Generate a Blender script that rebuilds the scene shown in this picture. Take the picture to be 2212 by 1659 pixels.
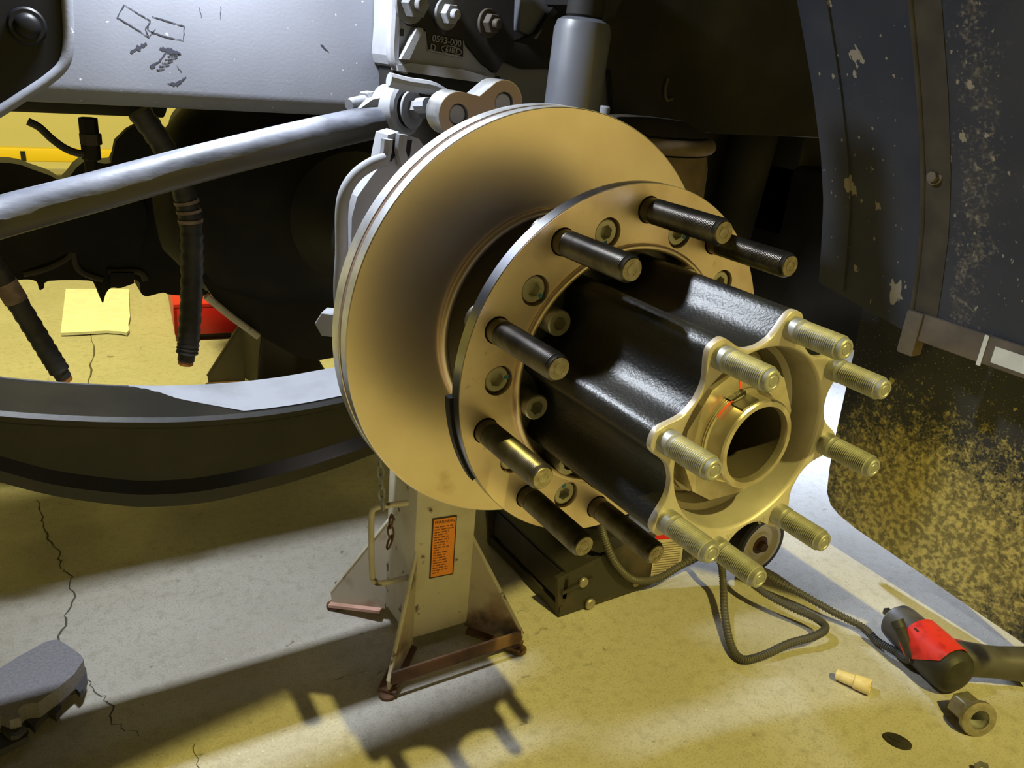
import bpy, bmesh, math, random
from mathutils import Vector, Matrix
from math import sin, cos, pi, radians as rad
random.seed(7)
for o in list(bpy.data.objects): bpy.data.objects.remove(o)
SC = bpy.context.scene
COL = SC.collection

# ------------------------------------------------------------------ camera
F_PX = 1777.5
CAM = Vector((-0.463, -0.533, 0.854))
RIGHT = Vector((0.854, -0.513, 0.089)); DOWN = Vector((-0.121, -0.362, -0.924)); FWD = Vector((0.507, 0.778, -0.371))
cd = bpy.data.cameras.new('camera'); cd.sensor_width = 36.0; cd.lens = F_PX / 2212 * 36.0
cd.clip_start = 0.01; cd.clip_end = 60
co = bpy.data.objects.new('camera', cd); COL.objects.link(co)
FWD.normalize(); RIGHT = (RIGHT - FWD * RIGHT.dot(FWD)).normalized(); UPV = RIGHT.cross(FWD)
DOWN = -UPV
co.matrix_world = Matrix(((RIGHT.x, UPV.x, -FWD.x, CAM.x), (RIGHT.y, UPV.y, -FWD.y, CAM.y), (RIGHT.z, UPV.z, -FWD.z, CAM.z), (0, 0, 0, 1)))
SC.camera = co
# ------------------------------------------------------------------ world, lights, exposure
W = bpy.data.worlds.new('workshop'); SC.world = W; W.use_nodes = True
W.node_tree.nodes['Background'].inputs[0].default_value = (0.9, 0.86, 0.66, 1)
W.node_tree.nodes['Background'].inputs[1].default_value = 0.026
SC.view_settings.view_transform = 'Standard'; SC.view_settings.look = 'None'
SC.view_settings.exposure = 0.0; SC.view_settings.gamma = 1.0; SC.view_settings.use_curve_mapping = False
def area(name, loc, target, power, color, sx, sy=None, shape='DISK', spread=180):
    l = bpy.data.lights.new(name, 'AREA'); l.energy = power; l.color = color; l.shape = shape; l.size = sx
    if sy: l.size_y = sy
    l.spread = rad(spread)
    o = bpy.data.objects.new(name, l); COL.objects.link(o); o.location = loc
    o.rotation_euler = (Vector(target) - Vector(loc)).to_track_quat('-Z', 'Y').to_euler()
    return o
YEL = (1.0, 0.85, 0.21)
area('high_bay_lamp', (0.15, -2.40, 3.9), (0, 0.0, 0.4), 182, YEL, 0.07)
area('added_wall_fill', (2.6, -3.45, 3.2), (2.6, -4.4, 0.7), 48, (1.0, 0.84, 0.40), 0.2, spread=110)  # added fill on the unseen wall, gives the rotor something bright to reflect
area('far_bay_lamp', (-0.6, 1.35, 3.6), (-0.5, 1.9, 0), 180, (1.0, 0.90, 0.30), 0.4)
area('hanging_work_light', (-0.27, 0.385, 1.16), (-0.27, 0.385, 0), 11.0, (0.84, 0.91, 1.0), 0.12, 0.03, 'RECTANGLE').rotation_euler = (0, 0, 0)
area('floor_work_light', (0.98, 1.30, 0.66), (1.40, 0.60, 0.0), 20, (0.62, 0.74, 1.0), 0.05, spread=100)

# ------------------------------------------------------------------ measuring helpers: a pixel's ray met with a real plane
def _ray(x, y): return RIGHT * ((x - 1106) / F_PX) + DOWN * ((y - 829.5) / F_PX) + FWD
def PY(x, y, Y): d = _ray(x, y); return CAM + d * ((Y - CAM.y) / d.y)
def PZ(x, y, Z): d = _ray(x, y); return CAM + d * ((Z - CAM.z) / d.z)
def PX(x, y, X): d = _ray(x, y); return CAM + d * ((X - CAM.x) / d.x)

# ------------------------------------------------------------------ materials
def _n(nt, t, **kw):
    n = nt.nodes.new(t)
    for k, v in kw.items(): setattr(n, k, v)
    return n
def mat(name, col, rough=0.5, metal=0.0, col2=None, nscale=8.0, lo=0.4, hi=0.6, detail=6.0, bump=0.0, bscale=80.0, bdist=0.001,
        rough2=None, spec=0.5, coat=0.0, stretch=None, col3=None, nscale3=30.0, lo3=0.6, hi3=0.7):
    m = bpy.data.materials.new(name); m.use_nodes = True; nt = m.node_tree
    b = nt.nodes['Principled BSDF']
    b.inputs['Base Color'].default_value = (*col, 1); b.inputs['Roughness'].default_value = rough
    b.inputs['Metallic'].default_value = metal; b.inputs['Specular IOR Level'].default_value = spec
    b.inputs['Coat Weight'].default_value = coat
    tc = _n(nt, 'ShaderNodeTexCoord'); vec = tc.outputs['Object']
    if stretch:
        mp = _n(nt, 'ShaderNodeMapping'); mp.inputs['Scale'].default_value = stretch
        nt.links.new(vec, mp.inputs[0]); vec = mp.outputs[0]
    src = None
    def layer(scale, l, h):
        t = _n(nt, 'ShaderNodeTexNoise'); t.inputs['Scale'].default_value = scale; t.inputs['Detail'].default_value = detail
        nt.links.new(vec, t.inputs['Vector'])
        r = _n(nt, 'ShaderNodeMapRange'); r.inputs[1].default_value = l; r.inputs[2].default_value = h
        nt.links.new(t.outputs['Fac'], r.inputs[0]); return r.outputs[0]
    if col2:
        f = layer(nscale, lo, hi)
        mx = _n(nt, 'ShaderNodeMix', data_type='RGBA'); mx.inputs[6].default_value = (*col, 1); mx.inputs[7].default_value = (*col2, 1)
        nt.links.new(f, mx.inputs[0]); src = mx.outputs[2]
        if rough2 is not None:
            mr = _n(nt, 'ShaderNodeMapRange'); mr.inputs[3].default_value = rough; mr.inputs[4].default_value = rough2
            nt.links.new(f, mr.inputs[0]); nt.links.new(mr.outputs[0], b.inputs['Roughness'])
    if col3:
        f = layer(nscale3, lo3, hi3)
        mx = _n(nt, 'ShaderNodeMix', data_type='RGBA'); mx.inputs[7].default_value = (*col3, 1)
        if src: nt.links.new(src, mx.inputs[6])
        else: mx.inputs[6].default_value = (*col, 1)
        nt.links.new(f, mx.inputs[0]); src = mx.outputs[2]
    if src: nt.links.new(src, b.inputs['Base Color'])
    if bump:
        t = _n(nt, 'ShaderNodeTexNoise'); t.inputs['Scale'].default_value = bscale; t.inputs['Detail'].default_value = 4
        nt.links.new(vec, t.inputs['Vector'])
        bp = _n(nt, 'ShaderNodeBump'); bp.inputs['Strength'].default_value = bump; bp.inputs['Distance'].default_value = bdist
        nt.links.new(t.outputs['Fac'], bp.inputs['Height']); nt.links.new(bp.outputs[0], b.inputs['Normal'])
    return m
M = {}
M['rotor'] = mat('machined_iron_gold_coat', (0.90, 0.78, 0.70), 0.36, 0.92, (0.80, 0.65, 0.54), 7, 0.42, 0.68, bump=0.05, bscale=400, rough2=0.42, col3=(0.58, 0.45, 0.32), nscale3=16, lo3=0.70, hi3=0.86)
M['flange'] = mat('machined_flange', (0.90, 0.75, 0.65), 0.42, 0.85, (0.74, 0.58, 0.48), 22, 0.48, 0.70, bump=0.06, bscale=500, rough2=0.5, col3=(0.25, 0.18, 0.11), nscale3=60, lo3=0.66, hi3=0.82)
M['flangerim'] = mat('flange_edge_steel', (0.34, 0.34, 0.35), 0.22, 1.0)
M['steelrim'] = mat('bright_turned_steel', (0.80, 0.80, 0.80), 0.38, 0.85, (0.5, 0.5, 0.5), 30, 0.4, 0.7)
M['hat'] = mat('rotor_hat_dark', (0.05, 0.045, 0.04), 0.3, 0.6)
M['stud'] = mat('phosphated_stud', (0.16, 0.145, 0.125), 0.36, 0.85, (0.09, 0.08, 0.07), 60, 0.4, 0.6)
M['studtip'] = mat('stud_end', (0.42, 0.38, 0.31), 0.45, 0.7, (0.3, 0.26, 0.2), 200, 0.4, 0.6)
M['zinc'] = mat('yellow_zinc_stud', (0.40, 0.40, 0.40), 0.50, 0.6, (0.30, 0.30, 0.27), 90, 0.4, 0.65)
M['face'] = mat('machined_hub_face', (0.62, 0.57, 0.53), 0.48, 0.5, (0.53, 0.47, 0.43), 30, 0.4, 0.65)
M['bowl'] = mat('bored_hub_inside', (0.50, 0.47, 0.45), 0.45, 0.5, (0.41, 0.38, 0.35), 30, 0.4, 0.65)
M['black'] = mat('black_hub_paint', (0.010, 0.010, 0.012), 0.40, 0.0, (0.016, 0.016, 0.016), 20, 0.4, 0.6, bump=0.35, bscale=420, bdist=0.0012, spec=0.6)
M['brass'] = mat('oiled_spindle_steel', (0.68, 0.62, 0.52), 0.30, 0.8, (0.50, 0.42, 0.32), 40, 0.45, 0.7)
M['capscrew'] = mat('cap_screw_steel', (0.56, 0.54, 0.48), 0.42, 0.7)
M['redmark'] = mat('red_paint_pen', (0.85, 0.10, 0.05), 0.5)
M['bluemark'] = mat('blue_threadlock', (0.05, 0.20, 0.42), 0.5)
M['rail'] = mat('dusty_chassis_paint', (0.20, 0.207, 0.243), 0.62, 0.0, (0.145, 0.152, 0.18), 5, 0.35, 0.7, bump=0.15, bscale=300, col3=(0.60, 0.62, 0.66), nscale3=130, lo3=0.69, hi3=0.74)
M['dust'] = mat('light_road_dust', (0.28, 0.285, 0.31), 0.75, 0.0, (0.20, 0.205, 0.222), 14, 0.4, 0.65, bump=0.2, bscale=200)
M['rod_lit_dust'] = mat('dusty_lit_rod', (0.18, 0.19, 0.235), 0.5, 0.0, (0.045, 0.048, 0.06), 24, 0.44, 0.64, bump=0.25, bscale=220, stretch=(0.5, 1, 1))
M['beam0'] = mat('shaded_rod_paint', (0.035, 0.031, 0.025), 0.4, 0, (0.05, 0.044, 0.034), 12)
M['cast'] = mat('dusty_casting', (0.165, 0.167, 0.172), 0.7, 0.0, (0.09, 0.09, 0.095), 18, 0.42, 0.66, bump=0.25, bscale=220)
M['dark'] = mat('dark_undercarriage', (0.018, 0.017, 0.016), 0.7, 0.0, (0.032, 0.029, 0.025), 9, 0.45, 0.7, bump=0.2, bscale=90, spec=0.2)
M['darkm'] = mat('dark_brown_casting', (0.045, 0.037, 0.028), 0.6, 0.0, (0.07, 0.055, 0.038), 12, 0.45, 0.7, bump=0.2, bscale=120)
M['panel'] = mat('black_satin_panel', (0.005, 0.005, 0.006), 0.45, 0.0, spec=0.22)
M['shock'] = mat('grey_shock_tube', (0.10, 0.104, 0.12), 0.42, 0.0, (0.07, 0.074, 0.084), 14, 0.4, 0.7, coat=0.2)
M['bag'] = mat('tan_dusted_rubber', (0.16, 0.115, 0.06), 0.75, 0.0, (0.09, 0.065, 0.04), 30, 0.4, 0.7)
M['steel'] = mat('bare_link_steel', (0.55, 0.54, 0.52), 0.35, 0.85, (0.4, 0.4, 0.4), 60, 0.4, 0.6)
M['linkface'] = mat('unlit_link_face', (0.30, 0.22, 0.15), 0.55, 0.3)
M['jack'] = mat('chipped_cream_paint', (0.64, 0.60, 0.48), 0.5, 0.0, (0.50, 0.45, 0.33), 14, 0.45, 0.7, bump=0.2, bscale=120, col3=(0.09, 0.06, 0.04), nscale3=42, lo3=0.64, hi3=0.70)
M['jackbase'] = mat('rusty_cream_base', (0.50, 0.44, 0.34), 0.6, 0.0, (0.20, 0.10, 0.06), 11, 0.50, 0.66, bump=0.25, bscale=120, col3=(0.03, 0.025, 0.02), nscale3=13, lo3=0.58, hi3=0.68)
M['pinkpaint'] = mat('faded_pink_base_edge', (0.62, 0.36, 0.28), 0.6, 0.0, (0.45, 0.26, 0.19), 40, 0.45, 0.7)
M['rust'] = mat('rusted_steel', (0.15, 0.075, 0.04), 0.75, 0.0, (0.07, 0.035, 0.02), 30, 0.4, 0.65, bump=0.3, bscale=150)
M['orange'] = mat('orange_label', (1.0, 0.33, 0.03), 0.45)
M['ink'] = mat('label_ink', (0.03, 0.012, 0.006), 0.5)
M['inkbrown'] = mat('label_small_print', (0.30, 0.07, 0.01), 0.5)
M['whitelabel'] = mat('white_label', (0.62, 0.55, 0.47), 0.5, 0, (0.5, 0.43, 0.36), 40)
M['labelprint'] = mat('label_grey_print', (0.22, 0.17, 0.14), 0.6)
M['red'] = mat('red_enamel', (0.62, 0.015, 0.02), 0.35)
M['redplastic'] = mat('red_tool_plastic', (0.72, 0.035, 0.025), 0.42, 0, (0.5, 0.02, 0.02), 60, 0.5, 0.7)
M['rubber'] = mat('black_rubber', (0.022, 0.020, 0.018), 0.55, 0, (0.045, 0.04, 0.034), 40, 0.45, 0.7, bump=0.15, bscale=200)
M['greyrubber'] = mat('scuffed_grey_rubber', (0.075, 0.068, 0.062), 0.45, 0, (0.045, 0.04, 0.036), 30, 0.45, 0.7, bump=0.1, bscale=200)
M['jackblack'] = mat('oily_black_jack_paint', (0.030, 0.026, 0.022), 0.5, 0, (0.075, 0.055, 0.038), 16, 0.48, 0.72, bump=0.2, bscale=100)
M['wheelrim'] = mat('cast_wheel', (0.70, 0.64, 0.50), 0.45, 0.2)
M['tape'] = mat('tan_tape', (0.30, 0.22, 0.17), 0.7, 0, (0.2, 0.14, 0.10), 60)
M['copper'] = mat('orange_hose_end', (0.42, 0.16, 0.03), 0.5)
M['cable'] = mat('braided_sheath', (0.085, 0.078, 0.065), 0.5, 0.1)
M['paper'] = mat('white_absorbent_sheet', (0.86, 0.86, 0.80), 0.9, 0, (0.78, 0.78, 0.72), 30)
M['cream'] = mat('cream_plastic', (0.80, 0.66, 0.36), 0.45, 0, (0.66, 0.48, 0.2), 80, 0.5, 0.7)
M['pad'] = mat('brake_pad_friction', (0.24, 0.23, 0.255), 0.8, 0, (0.185, 0.18, 0.20), 260, 0.4, 0.65, bump=0.3, bscale=500)
M['padback'] = mat('pad_backing_steel', (0.050, 0.050, 0.058), 0.55)
M['nut'] = mat('lug_nut_steel', (0.40, 0.37, 0.32), 0.45, 0.7, (0.28, 0.25, 0.2), 90, 0.4, 0.7)
M['wall'] = mat('cream_wall_paint', (0.72, 0.66, 0.42), 0.7)
M['yellow'] = mat('safety_yellow', (0.88, 0.62, 0.02), 0.5)
M['ceil'] = mat('light_blocker_dark', (0.03, 0.03, 0.03), 0.8)
M['mark'] = mat('dark_scuff_ink', (0.03, 0.032, 0.05), 0.5)
M['crack'] = mat('floor_crack_dirt', (0.09, 0.08, 0.06), 0.9)
M['seamdust'] = mat('thin_brown_dust', (0.075, 0.062, 0.046), 0.8, 0, (0.05, 0.043, 0.035), 20)
M['dustbrown'] = mat('brown_dust', (0.17, 0.135, 0.095), 0.8, 0, (0.12, 0.095, 0.07), 20)

def floor_mat():
    m = bpy.data.materials.new('sealed_concrete'); m.use_nodes = True; nt = m.node_tree; b = nt.nodes['Principled BSDF']
    tc = _n(nt, 'ShaderNodeTexCoord')
    def noise(s, d, l, h, dist=0.0):
        t = _n(nt, 'ShaderNodeTexNoise'); t.inputs['Scale'].default_value = s; t.inputs['Detail'].default_value = d; t.inputs['Distortion'].default_value = dist
        nt.links.new(tc.outputs['Object'], t.inputs['Vector'])
        r = _n(nt, 'ShaderNodeMapRange'); r.inputs[1].default_value = l; r.inputs[2].default_value = h
        nt.links.new(t.outputs['Fac'], r.inputs[0]); return r.outputs[0]
    def mix(f, a, c):
        x = _n(nt, 'ShaderNodeMix', data_type='RGBA'); nt.links.new(f, x.inputs[0])
        if isinstance(a, tuple): x.inputs[6].default_value = (*a, 1)
        else: nt.links.new(a, x.inputs[6])
        x.inputs[7].default_value = (*c, 1); return x.outputs[2]
    c = mix(noise(3.2, 5, 0.35, 0.7), (0.53, 0.50, 0.44), (0.43, 0.40, 0.345))
    c = mix(noise(60, 6, 0.50, 0.80), c, (0.36, 0.33, 0.27))
    c = mix(noise(300, 3, 0.50, 0.75), c, (0.34, 0.31, 0.25))
    c = mix(noise(230, 2, 0.68, 0.74), c, (0.64, 0.61, 0.55))
    c = mix(noise(38, 8, 0.68, 0.76, 0.6), c, (0.20, 0.185, 0.16))
    nt.links.new(c, b.inputs['Base Color'])
    b.inputs['Roughness'].default_value = 0.48
    rr = _n(nt, 'ShaderNodeMapRange'); rr.inputs[3].default_value = 0.36; rr.inputs[4].default_value = 0.6
    nt.links.new(noise(9, 5, 0.35, 0.65), rr.inputs[0]); nt.links.new(rr.outputs[0], b.inputs['Roughness'])
    t = _n(nt, 'ShaderNodeTexNoise'); t.inputs['Scale'].default_value = 130; t.inputs['Detail'].default_value = 5
    nt.links.new(tc.outputs['Object'], t.inputs['Vector'])
    bp = _n(nt, 'ShaderNodeBump'); bp.inputs['Strength'].default_value = 0.25; bp.inputs['Distance'].default_value = 0.0015
    nt.links.new(t.outputs['Fac'], bp.inputs['Height']); nt.links.new(bp.outputs[0], b.inputs['Normal'])
    return m
M['floor'] = floor_mat()

def splat_mat(name, base, base2, dirt, dirt2, amount, spots, centre=None, size=None, rough=0.55, run=1.0, cover=0.5):
    """dark plastic/rubber with dried mud: a broad patch with its own outline plus round splashes"""
    m = bpy.data.materials.new(name); m.use_nodes = True; nt = m.node_tree; b = nt.nodes['Principled BSDF']
    tc = _n(nt, 'ShaderNodeTexCoord'); V = tc.outputs['Object']
    def noise(s, d, l, h, dist=0.0):
        t = _n(nt, 'ShaderNodeTexNoise'); t.inputs['Scale'].default_value = s; t.inputs['Detail'].default_value = d; t.inputs['Distortion'].default_value = dist
        nt.links.new(V, t.inputs['Vector'])
        r = _n(nt, 'ShaderNodeMapRange'); r.inputs[1].default_value = l; r.inputs[2].default_value = h
        nt.links.new(t.outputs['Fac'], r.inputs[0]); return r.outputs[0]
    def mth(op, a, c):
        x = _n(nt, 'ShaderNodeMath', operation=op, use_clamp=True)
        for i, v in enumerate((a, c)):
            if isinstance(v, (int, float)): x.inputs[i].default_value = v
            else: nt.links.new(v, x.inputs[i])
        return x.outputs[0]
    def mix(f, a, c):
        x = _n(nt, 'ShaderNodeMix', data_type='RGBA'); nt.links.new(f, x.inputs[0])
        for i, v in ((6, a), (7, c)):
            if isinstance(v, tuple): x.inputs[i].default_value = (*v, 1)
            else: nt.links.new(v, x.inputs[i])
        return x.outputs[2]
    c = mix(noise(10, 5, 0.4, 0.7), base, base2)
    dcol = mix(noise(110, 6, 0.42, 0.62), dirt, dirt2)
    if centre:
        mp = _n(nt, 'ShaderNodeMapping', vector_type='POINT'); mp.inputs['Location'].default_value = tuple(-centre[i] / size[i] for i in range(3))
        mp.inputs['Scale'].default_value = tuple(1 / s for s in size); nt.links.new(V, mp.inputs[0])
        ln = _n(nt, 'ShaderNodeVectorMath', operation='LENGTH'); nt.links.new(mp.outputs[0], ln.inputs[0])
        r = _n(nt, 'ShaderNodeMapRange'); r.inputs[1].default_value = 1.25; r.inputs[2].default_value = 0.2
        nt.links.new(ln.outputs['Value'], r.inputs[0])
        nn = mth('ADD', mth('MULTIPLY', noise(50, 6, 0.3, 0.7), 0.45), mth('MULTIPLY', noise(210, 9, 0.3, 0.7, 0.4), 0.55))
        sm_ = mth('ADD', mth('MULTIPLY', r.outputs[0], amount), mth('MULTIPLY', nn, 0.5))
        mr = _n(nt, 'ShaderNodeMapRange'); mr.inputs[1].default_value = 0.48; mr.inputs[2].default_value = 0.74
        nt.links.new(sm_, mr.inputs[0]); f = mth('MULTIPLY', mr.outputs[0], 0.85)
        c = mix(f, c, dcol)
    if run != 1.0:
        ms = _n(nt, 'ShaderNodeMapping'); ms.inputs['Scale'].default_value = (1, 1, run); nt.links.new(V, ms.inputs[0]); V = ms.outputs[0]
    for sc, thr, amp in ((spots, 0.69, 0.8), (spots * 2.6, 0.70, 0.9), (spots * 6, 0.80, 1.2)):
        vo = _n(nt, 'ShaderNodeTexVoronoi'); vo.inputs['Scale'].default_value = sc
        nv = _n(nt, 'ShaderNodeTexNoise'); nv.inputs['Scale'].default_value = sc * 4; nv.inputs['Detail'].default_value = 5
        nt.links.new(V, nv.inputs['Vector'])
        va = _n(nt, 'ShaderNodeVectorMath', operation='MULTIPLY_ADD'); va.inputs[1].default_value = (0.6 / sc,) * 3
        nt.links.new(nv.outputs['Color'], va.inputs[0]); nt.links.new(V, va.inputs[2]); nt.links.new(va.outputs[0], vo.inputs['Vector'])
        sx = _n(nt, 'ShaderNodeSeparateColor'); nt.links.new(vo.outputs['Color'], sx.inputs[0])
        th = mth('MULTIPLY', mth('SUBTRACT', sx.outputs[0], thr), amp)
        f = mth('GREATER_THAN', th, vo.outputs['Distance'])
        c = mix(mth('MULTIPLY', f, cover), c, dirt2)
    nt.links.new(c, b.inputs['Base Color']); b.inputs['Roughness'].default_value = rough
    return m

# ------------------------------------------------------------------ mesh helpers (a shape is a list of verts and a list of faces)
def tf(g, Mx): return [Mx @ Vector(v) for v in g[0]], g[1]
def join(*gs):
    V, Fc = [], []
    for v, f in gs:
        k = len(V); V += list(v); Fc += [tuple(i + k for i in q) for q in f]
    return V, Fc
def lathe(prof, n=48, Mx=None, a0=0.0, a1=2 * pi, closed=False):
    """profile [(r,z)...] swept about local z"""
    full = abs(a1 - a0 - 2 * pi) < 1e-6; V = []; Fc = []; m = len(prof); k = n if full else n + 1
    for i in range(k):
        a = a0 + (a1 - a0) * i / n
        for r, z in prof: V.append(Vector((r * cos(a), r * sin(a), z)))
    for i in range(n):
        j = (i + 1) % k
        for q in range(m if closed else m - 1):
            p = (q + 1) % m
            Fc.append((i * m + q, j * m + q, j * m + p, i * m + p))
    if not full and closed:
        Fc.append(tuple(range(m))[::-1]); Fc.append(tuple((k - 1) * m + q for q in range(m)))
    return ([Mx @ v for v in V] if Mx else V), Fc
def cyl(r, z0, z1, n=32, bev=0.0, Mx=None, r2=None):
    r2 = r if r2 is None else r2
    if bev: p = [(0, z0), (r - bev, z0), (r, z0 + bev), (r2, z1 - bev), (r2 - bev, z1), (0, z1)]
    else: p = [(0, z0), (r, z0), (r2, z1), (0, z1)]
    return lathe(p, n, Mx)
def ring(ri, ro, z0, z1, n=48, bev=0.0, Mx=None):
    b = bev
    if b: p = [(ri + b, z0), (ro - b, z0), (ro, z0 + b), (ro, z1 - b), (ro - b, z1), (ri + b, z1), (ri, z1 - b), (ri, z0 + b)]
    else: p = [(ri, z0), (ro, z0), (ro, z1), (ri, z1)]
    return lathe(p, n, Mx, closed=True)
def box(a, b, bev=0.0):
    a = Vector(a); b = Vector(b); lo = Vector(map(min, a, b)); hi = Vector(map(max, a, b))
    if not bev:
        V = [Vector((x, y, z)) for x in (lo.x, hi.x) for y in (lo.y, hi.y) for z in (lo.z, hi.z)]
        return V, [(0, 1, 3, 2), (4, 6, 7, 5), (0, 4, 5, 1), (2, 3, 7, 6), (0, 2, 6, 4), (1, 5, 7, 3)]
    bm = bmesh.new(); bmesh.ops.create_cube(bm, size=1.0)
    for v in bm.verts: v.co = Vector((lo[i] + (v.co[i] + 0.5) * (hi[i] - lo[i]) for i in range(3)))
    bmesh.ops.bevel(bm, geom=bm.edges[:], offset=bev, segments=2, affect='EDGES', profile=0.5)
    return from_bm(bm)
def from_bm(bm):
    bm.verts.ensure_lookup_table(); bm.verts.index_update()
    g = ([v.co.copy() for v in bm.verts], [tuple(v.index for v in f.verts) for f in bm.faces]); bm.free(); return g
def plate(outer, holes, z0, z1, Mx=None):
    """flat plate in local xy with holes, between z0 and z1"""
    loops = [outer] + list(holes); bm = bmesh.new(); ed = []; idx = []
    for lp in loops:
        vs = [bm.verts.new((p[0], p[1], 0)) for p in lp]
        ed += [bm.edges.new((vs[i], vs[(i + 1) % len(vs)])) for i in range(len(vs))]; idx.append(len(vs))
    bmesh.ops.triangle_fill(bm, use_beauty=True, use_dissolve=False, edges=ed, normal=(0, 0, 1))
    bm.verts.index_update(); n = len(bm.verts)
    V0 = [v.co.copy() for v in bm.verts]; F0 = [tuple(v.index for v in f.verts) for f in bm.faces]; bm.free()
    V = [Vector((v.x, v.y, z0)) for v in V0] + [Vector((v.x, v.y, z1)) for v in V0]
    Fc = [f[::-1] for f in F0] + [tuple(i + n for i in f) for f in F0]
    s = 0
    for k in idx:
        for i in range(k):
            j = (i + 1) % k; Fc.append((s + i, s + j, s + j + n, s + i + n))
        s += k
    return ([Mx @ v for v in V] if Mx else V), Fc
def circle(cx, cy, r, n=24, a=0.0): return [(cx + r * cos(a + 2 * pi * i / n), cy + r * sin(a + 2 * pi * i / n)) for i in range(n)]
def spline(pts, sub=8):
    pts = [Vector(p) for p in pts]; out = []
    P = [pts[0] * 2 - pts[1]] + pts + [pts[-1] * 2 - pts[-2]]
    for i in range(1, len(P) - 2):
        for k in range(sub):
            t = k / sub; a, b, c, d = P[i - 1:i + 3]
            out.append(0.5 * ((2 * b) + (c - a) * t + (2 * a - 5 * b + 4 * c - d) * t * t + (3 * b - a - 3 * c + d) * t ** 3))
    return out + [pts[-1]]
def tube(path, r, n=12, caps=True):
    """round bar along a path; r is a number or a list"""
    path = [Vector(p) for p in path]; m = len(path); V = []; Fc = []
    t0 = (path[1] - path[0]).normalized(); nr = t0.orthogonal().normalized()
    for i, p in enumerate(path):
        t = (path[min(i + 1, m - 1)] - path[max(i - 1, 0)]).normalized()
        nr = (nr - t * nr.dot(t)).normalized(); bn = t.cross(nr); rr = r[i] if isinstance(r, (list, tuple)) else r
        for k in range(n): V.append(p + (nr * cos(2 * pi * k / n) + bn * sin(2 * pi * k / n)) * rr)
    for i in range(m - 1):
        for k in range(n):
            j = (k + 1) % n; Fc.append((i * n + k, i * n + j, (i + 1) * n + j, (i + 1) * n + k))
    if caps: Fc.append(tuple(range(n))[::-1]); Fc.append(tuple((m - 1) * n + k for k in range(n)))
    return V, Fc
def slab(front, off):
    """closed outline of points pushed along off into a solid"""
    n = len(front); F0 = [Vector(p) for p in front]; V = F0 + [p + Vector(off) for p in F0]
    return V, [tuple(range(n)), tuple(range(2 * n - 1, n - 1, -1))] + [(i, i + n, (i + 1) % n + n, (i + 1) % n) for i in range(n)]
def frame(z, loc=(0, 0, 0), up=(0, 0, 1)):
    z = Vector(z).normalized(); x = Vector(up).cross(z)
    if x.length < 1e-4: x = Vector((1, 0, 0)).cross(z)
    x.normalize(); y = z.cross(x); l = Vector(loc)
    return Matrix(((x.x, y.x, z.x, l.x), (x.y, y.y, z.y, l.y), (x.z, y.z, z.z, l.z), (0, 0, 0, 1)))
def make_mesh(name, g, m, smooth=35):
    me = bpy.data.meshes.new(name); me.from_pydata([tuple(v) for v in g[0]], [], g[1])
    bm = bmesh.new(); bm.from_mesh(me); bmesh.ops.remove_doubles(bm, verts=bm.verts, dist=1e-6); bmesh.ops.recalc_face_normals(bm, faces=bm.faces); bm.to_mesh(me); bm.free()
    me.materials.append(M[m] if isinstance(m, str) else m)
    if smooth:
        me.shade_smooth(); me.set_sharp_from_angle(angle=rad(smooth))
    return me
def tag(o, label=None, cat=None, group=None, kind=None):
    if label: o['label'] = label
    if cat: o['category'] = cat
    if group: o['group'] = group
    if kind: o['kind'] = kind
    return o
def root_loc(o):
    v = Vector((0, 0, 0))
    while o: v += o.location; o = o.parent
    return v
def thing(name, loc, label, cat, group=None):
    o = bpy.data.objects.new(name, None); COL.objects.link(o); o.location = loc; o.empty_display_size = 0.05
    return tag(o, label, cat, group)
def part(name, g, m, parent, smooth=35, kind=None, label=None):
    L = root_loc(parent); g = ([Vector(v) - L for v in g[0]], g[1])
    o = bpy.data.objects.new(name, make_mesh(name, g, m, smooth)); COL.objects.link(o); o.parent = parent
    return tag(o, label, kind=kind)
def solo(name, g, m, label=None, cat=None, group=None, kind=None, smooth=35):
    V = [Vector(v) for v in g[0]]
    lo = Vector((min(v.x for v in V), min(v.y for v in V), min(v.z for v in V))); hi = Vector((max(v.x for v in V), max(v.y for v in V), max(v.z for v in V)))
    L = Vector(((lo.x + hi.x) / 2, (lo.y + hi.y) / 2, lo.z))
    o = bpy.data.objects.new(name, make_mesh(name, ([v - L for v in V], g[1]), m, smooth)); COL.objects.link(o); o.location = L
    return tag(o, label, cat, group, kind)
def inst(name, me, Mx, parent):
    """shared mesh placed at world matrix Mx under parent"""
    o = bpy.data.objects.new(name, me); COL.objects.link(o); o.parent = parent
    o.matrix_local = Matrix.Translation(-root_loc(parent)) @ Mx
    return o
def text_geo(s, size, depth):
    cu = bpy.data.curves.new('t', 'FONT'); cu.body = s; cu.size = size; cu.extrude = depth; cu.resolution_u = 3; cu.align_x = 'CENTER'; cu.align_y = 'CENTER'
    o = bpy.data.objects.new('t', cu); COL.objects.link(o); dg = bpy.context.evaluated_depsgraph_get()
    me = bpy.data.meshes.new_from_object(o.evaluated_get(dg)); g = ([v.co.copy() for v in me.vertices], [tuple(p.vertices) for p in me.polygons])
    bpy.data.objects.remove(o); bpy.data.curves.remove(cu); bpy.data.meshes.remove(me); return g
def hexpts(r, a=0.0): return circle(0, 0, r, 6, a)
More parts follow.
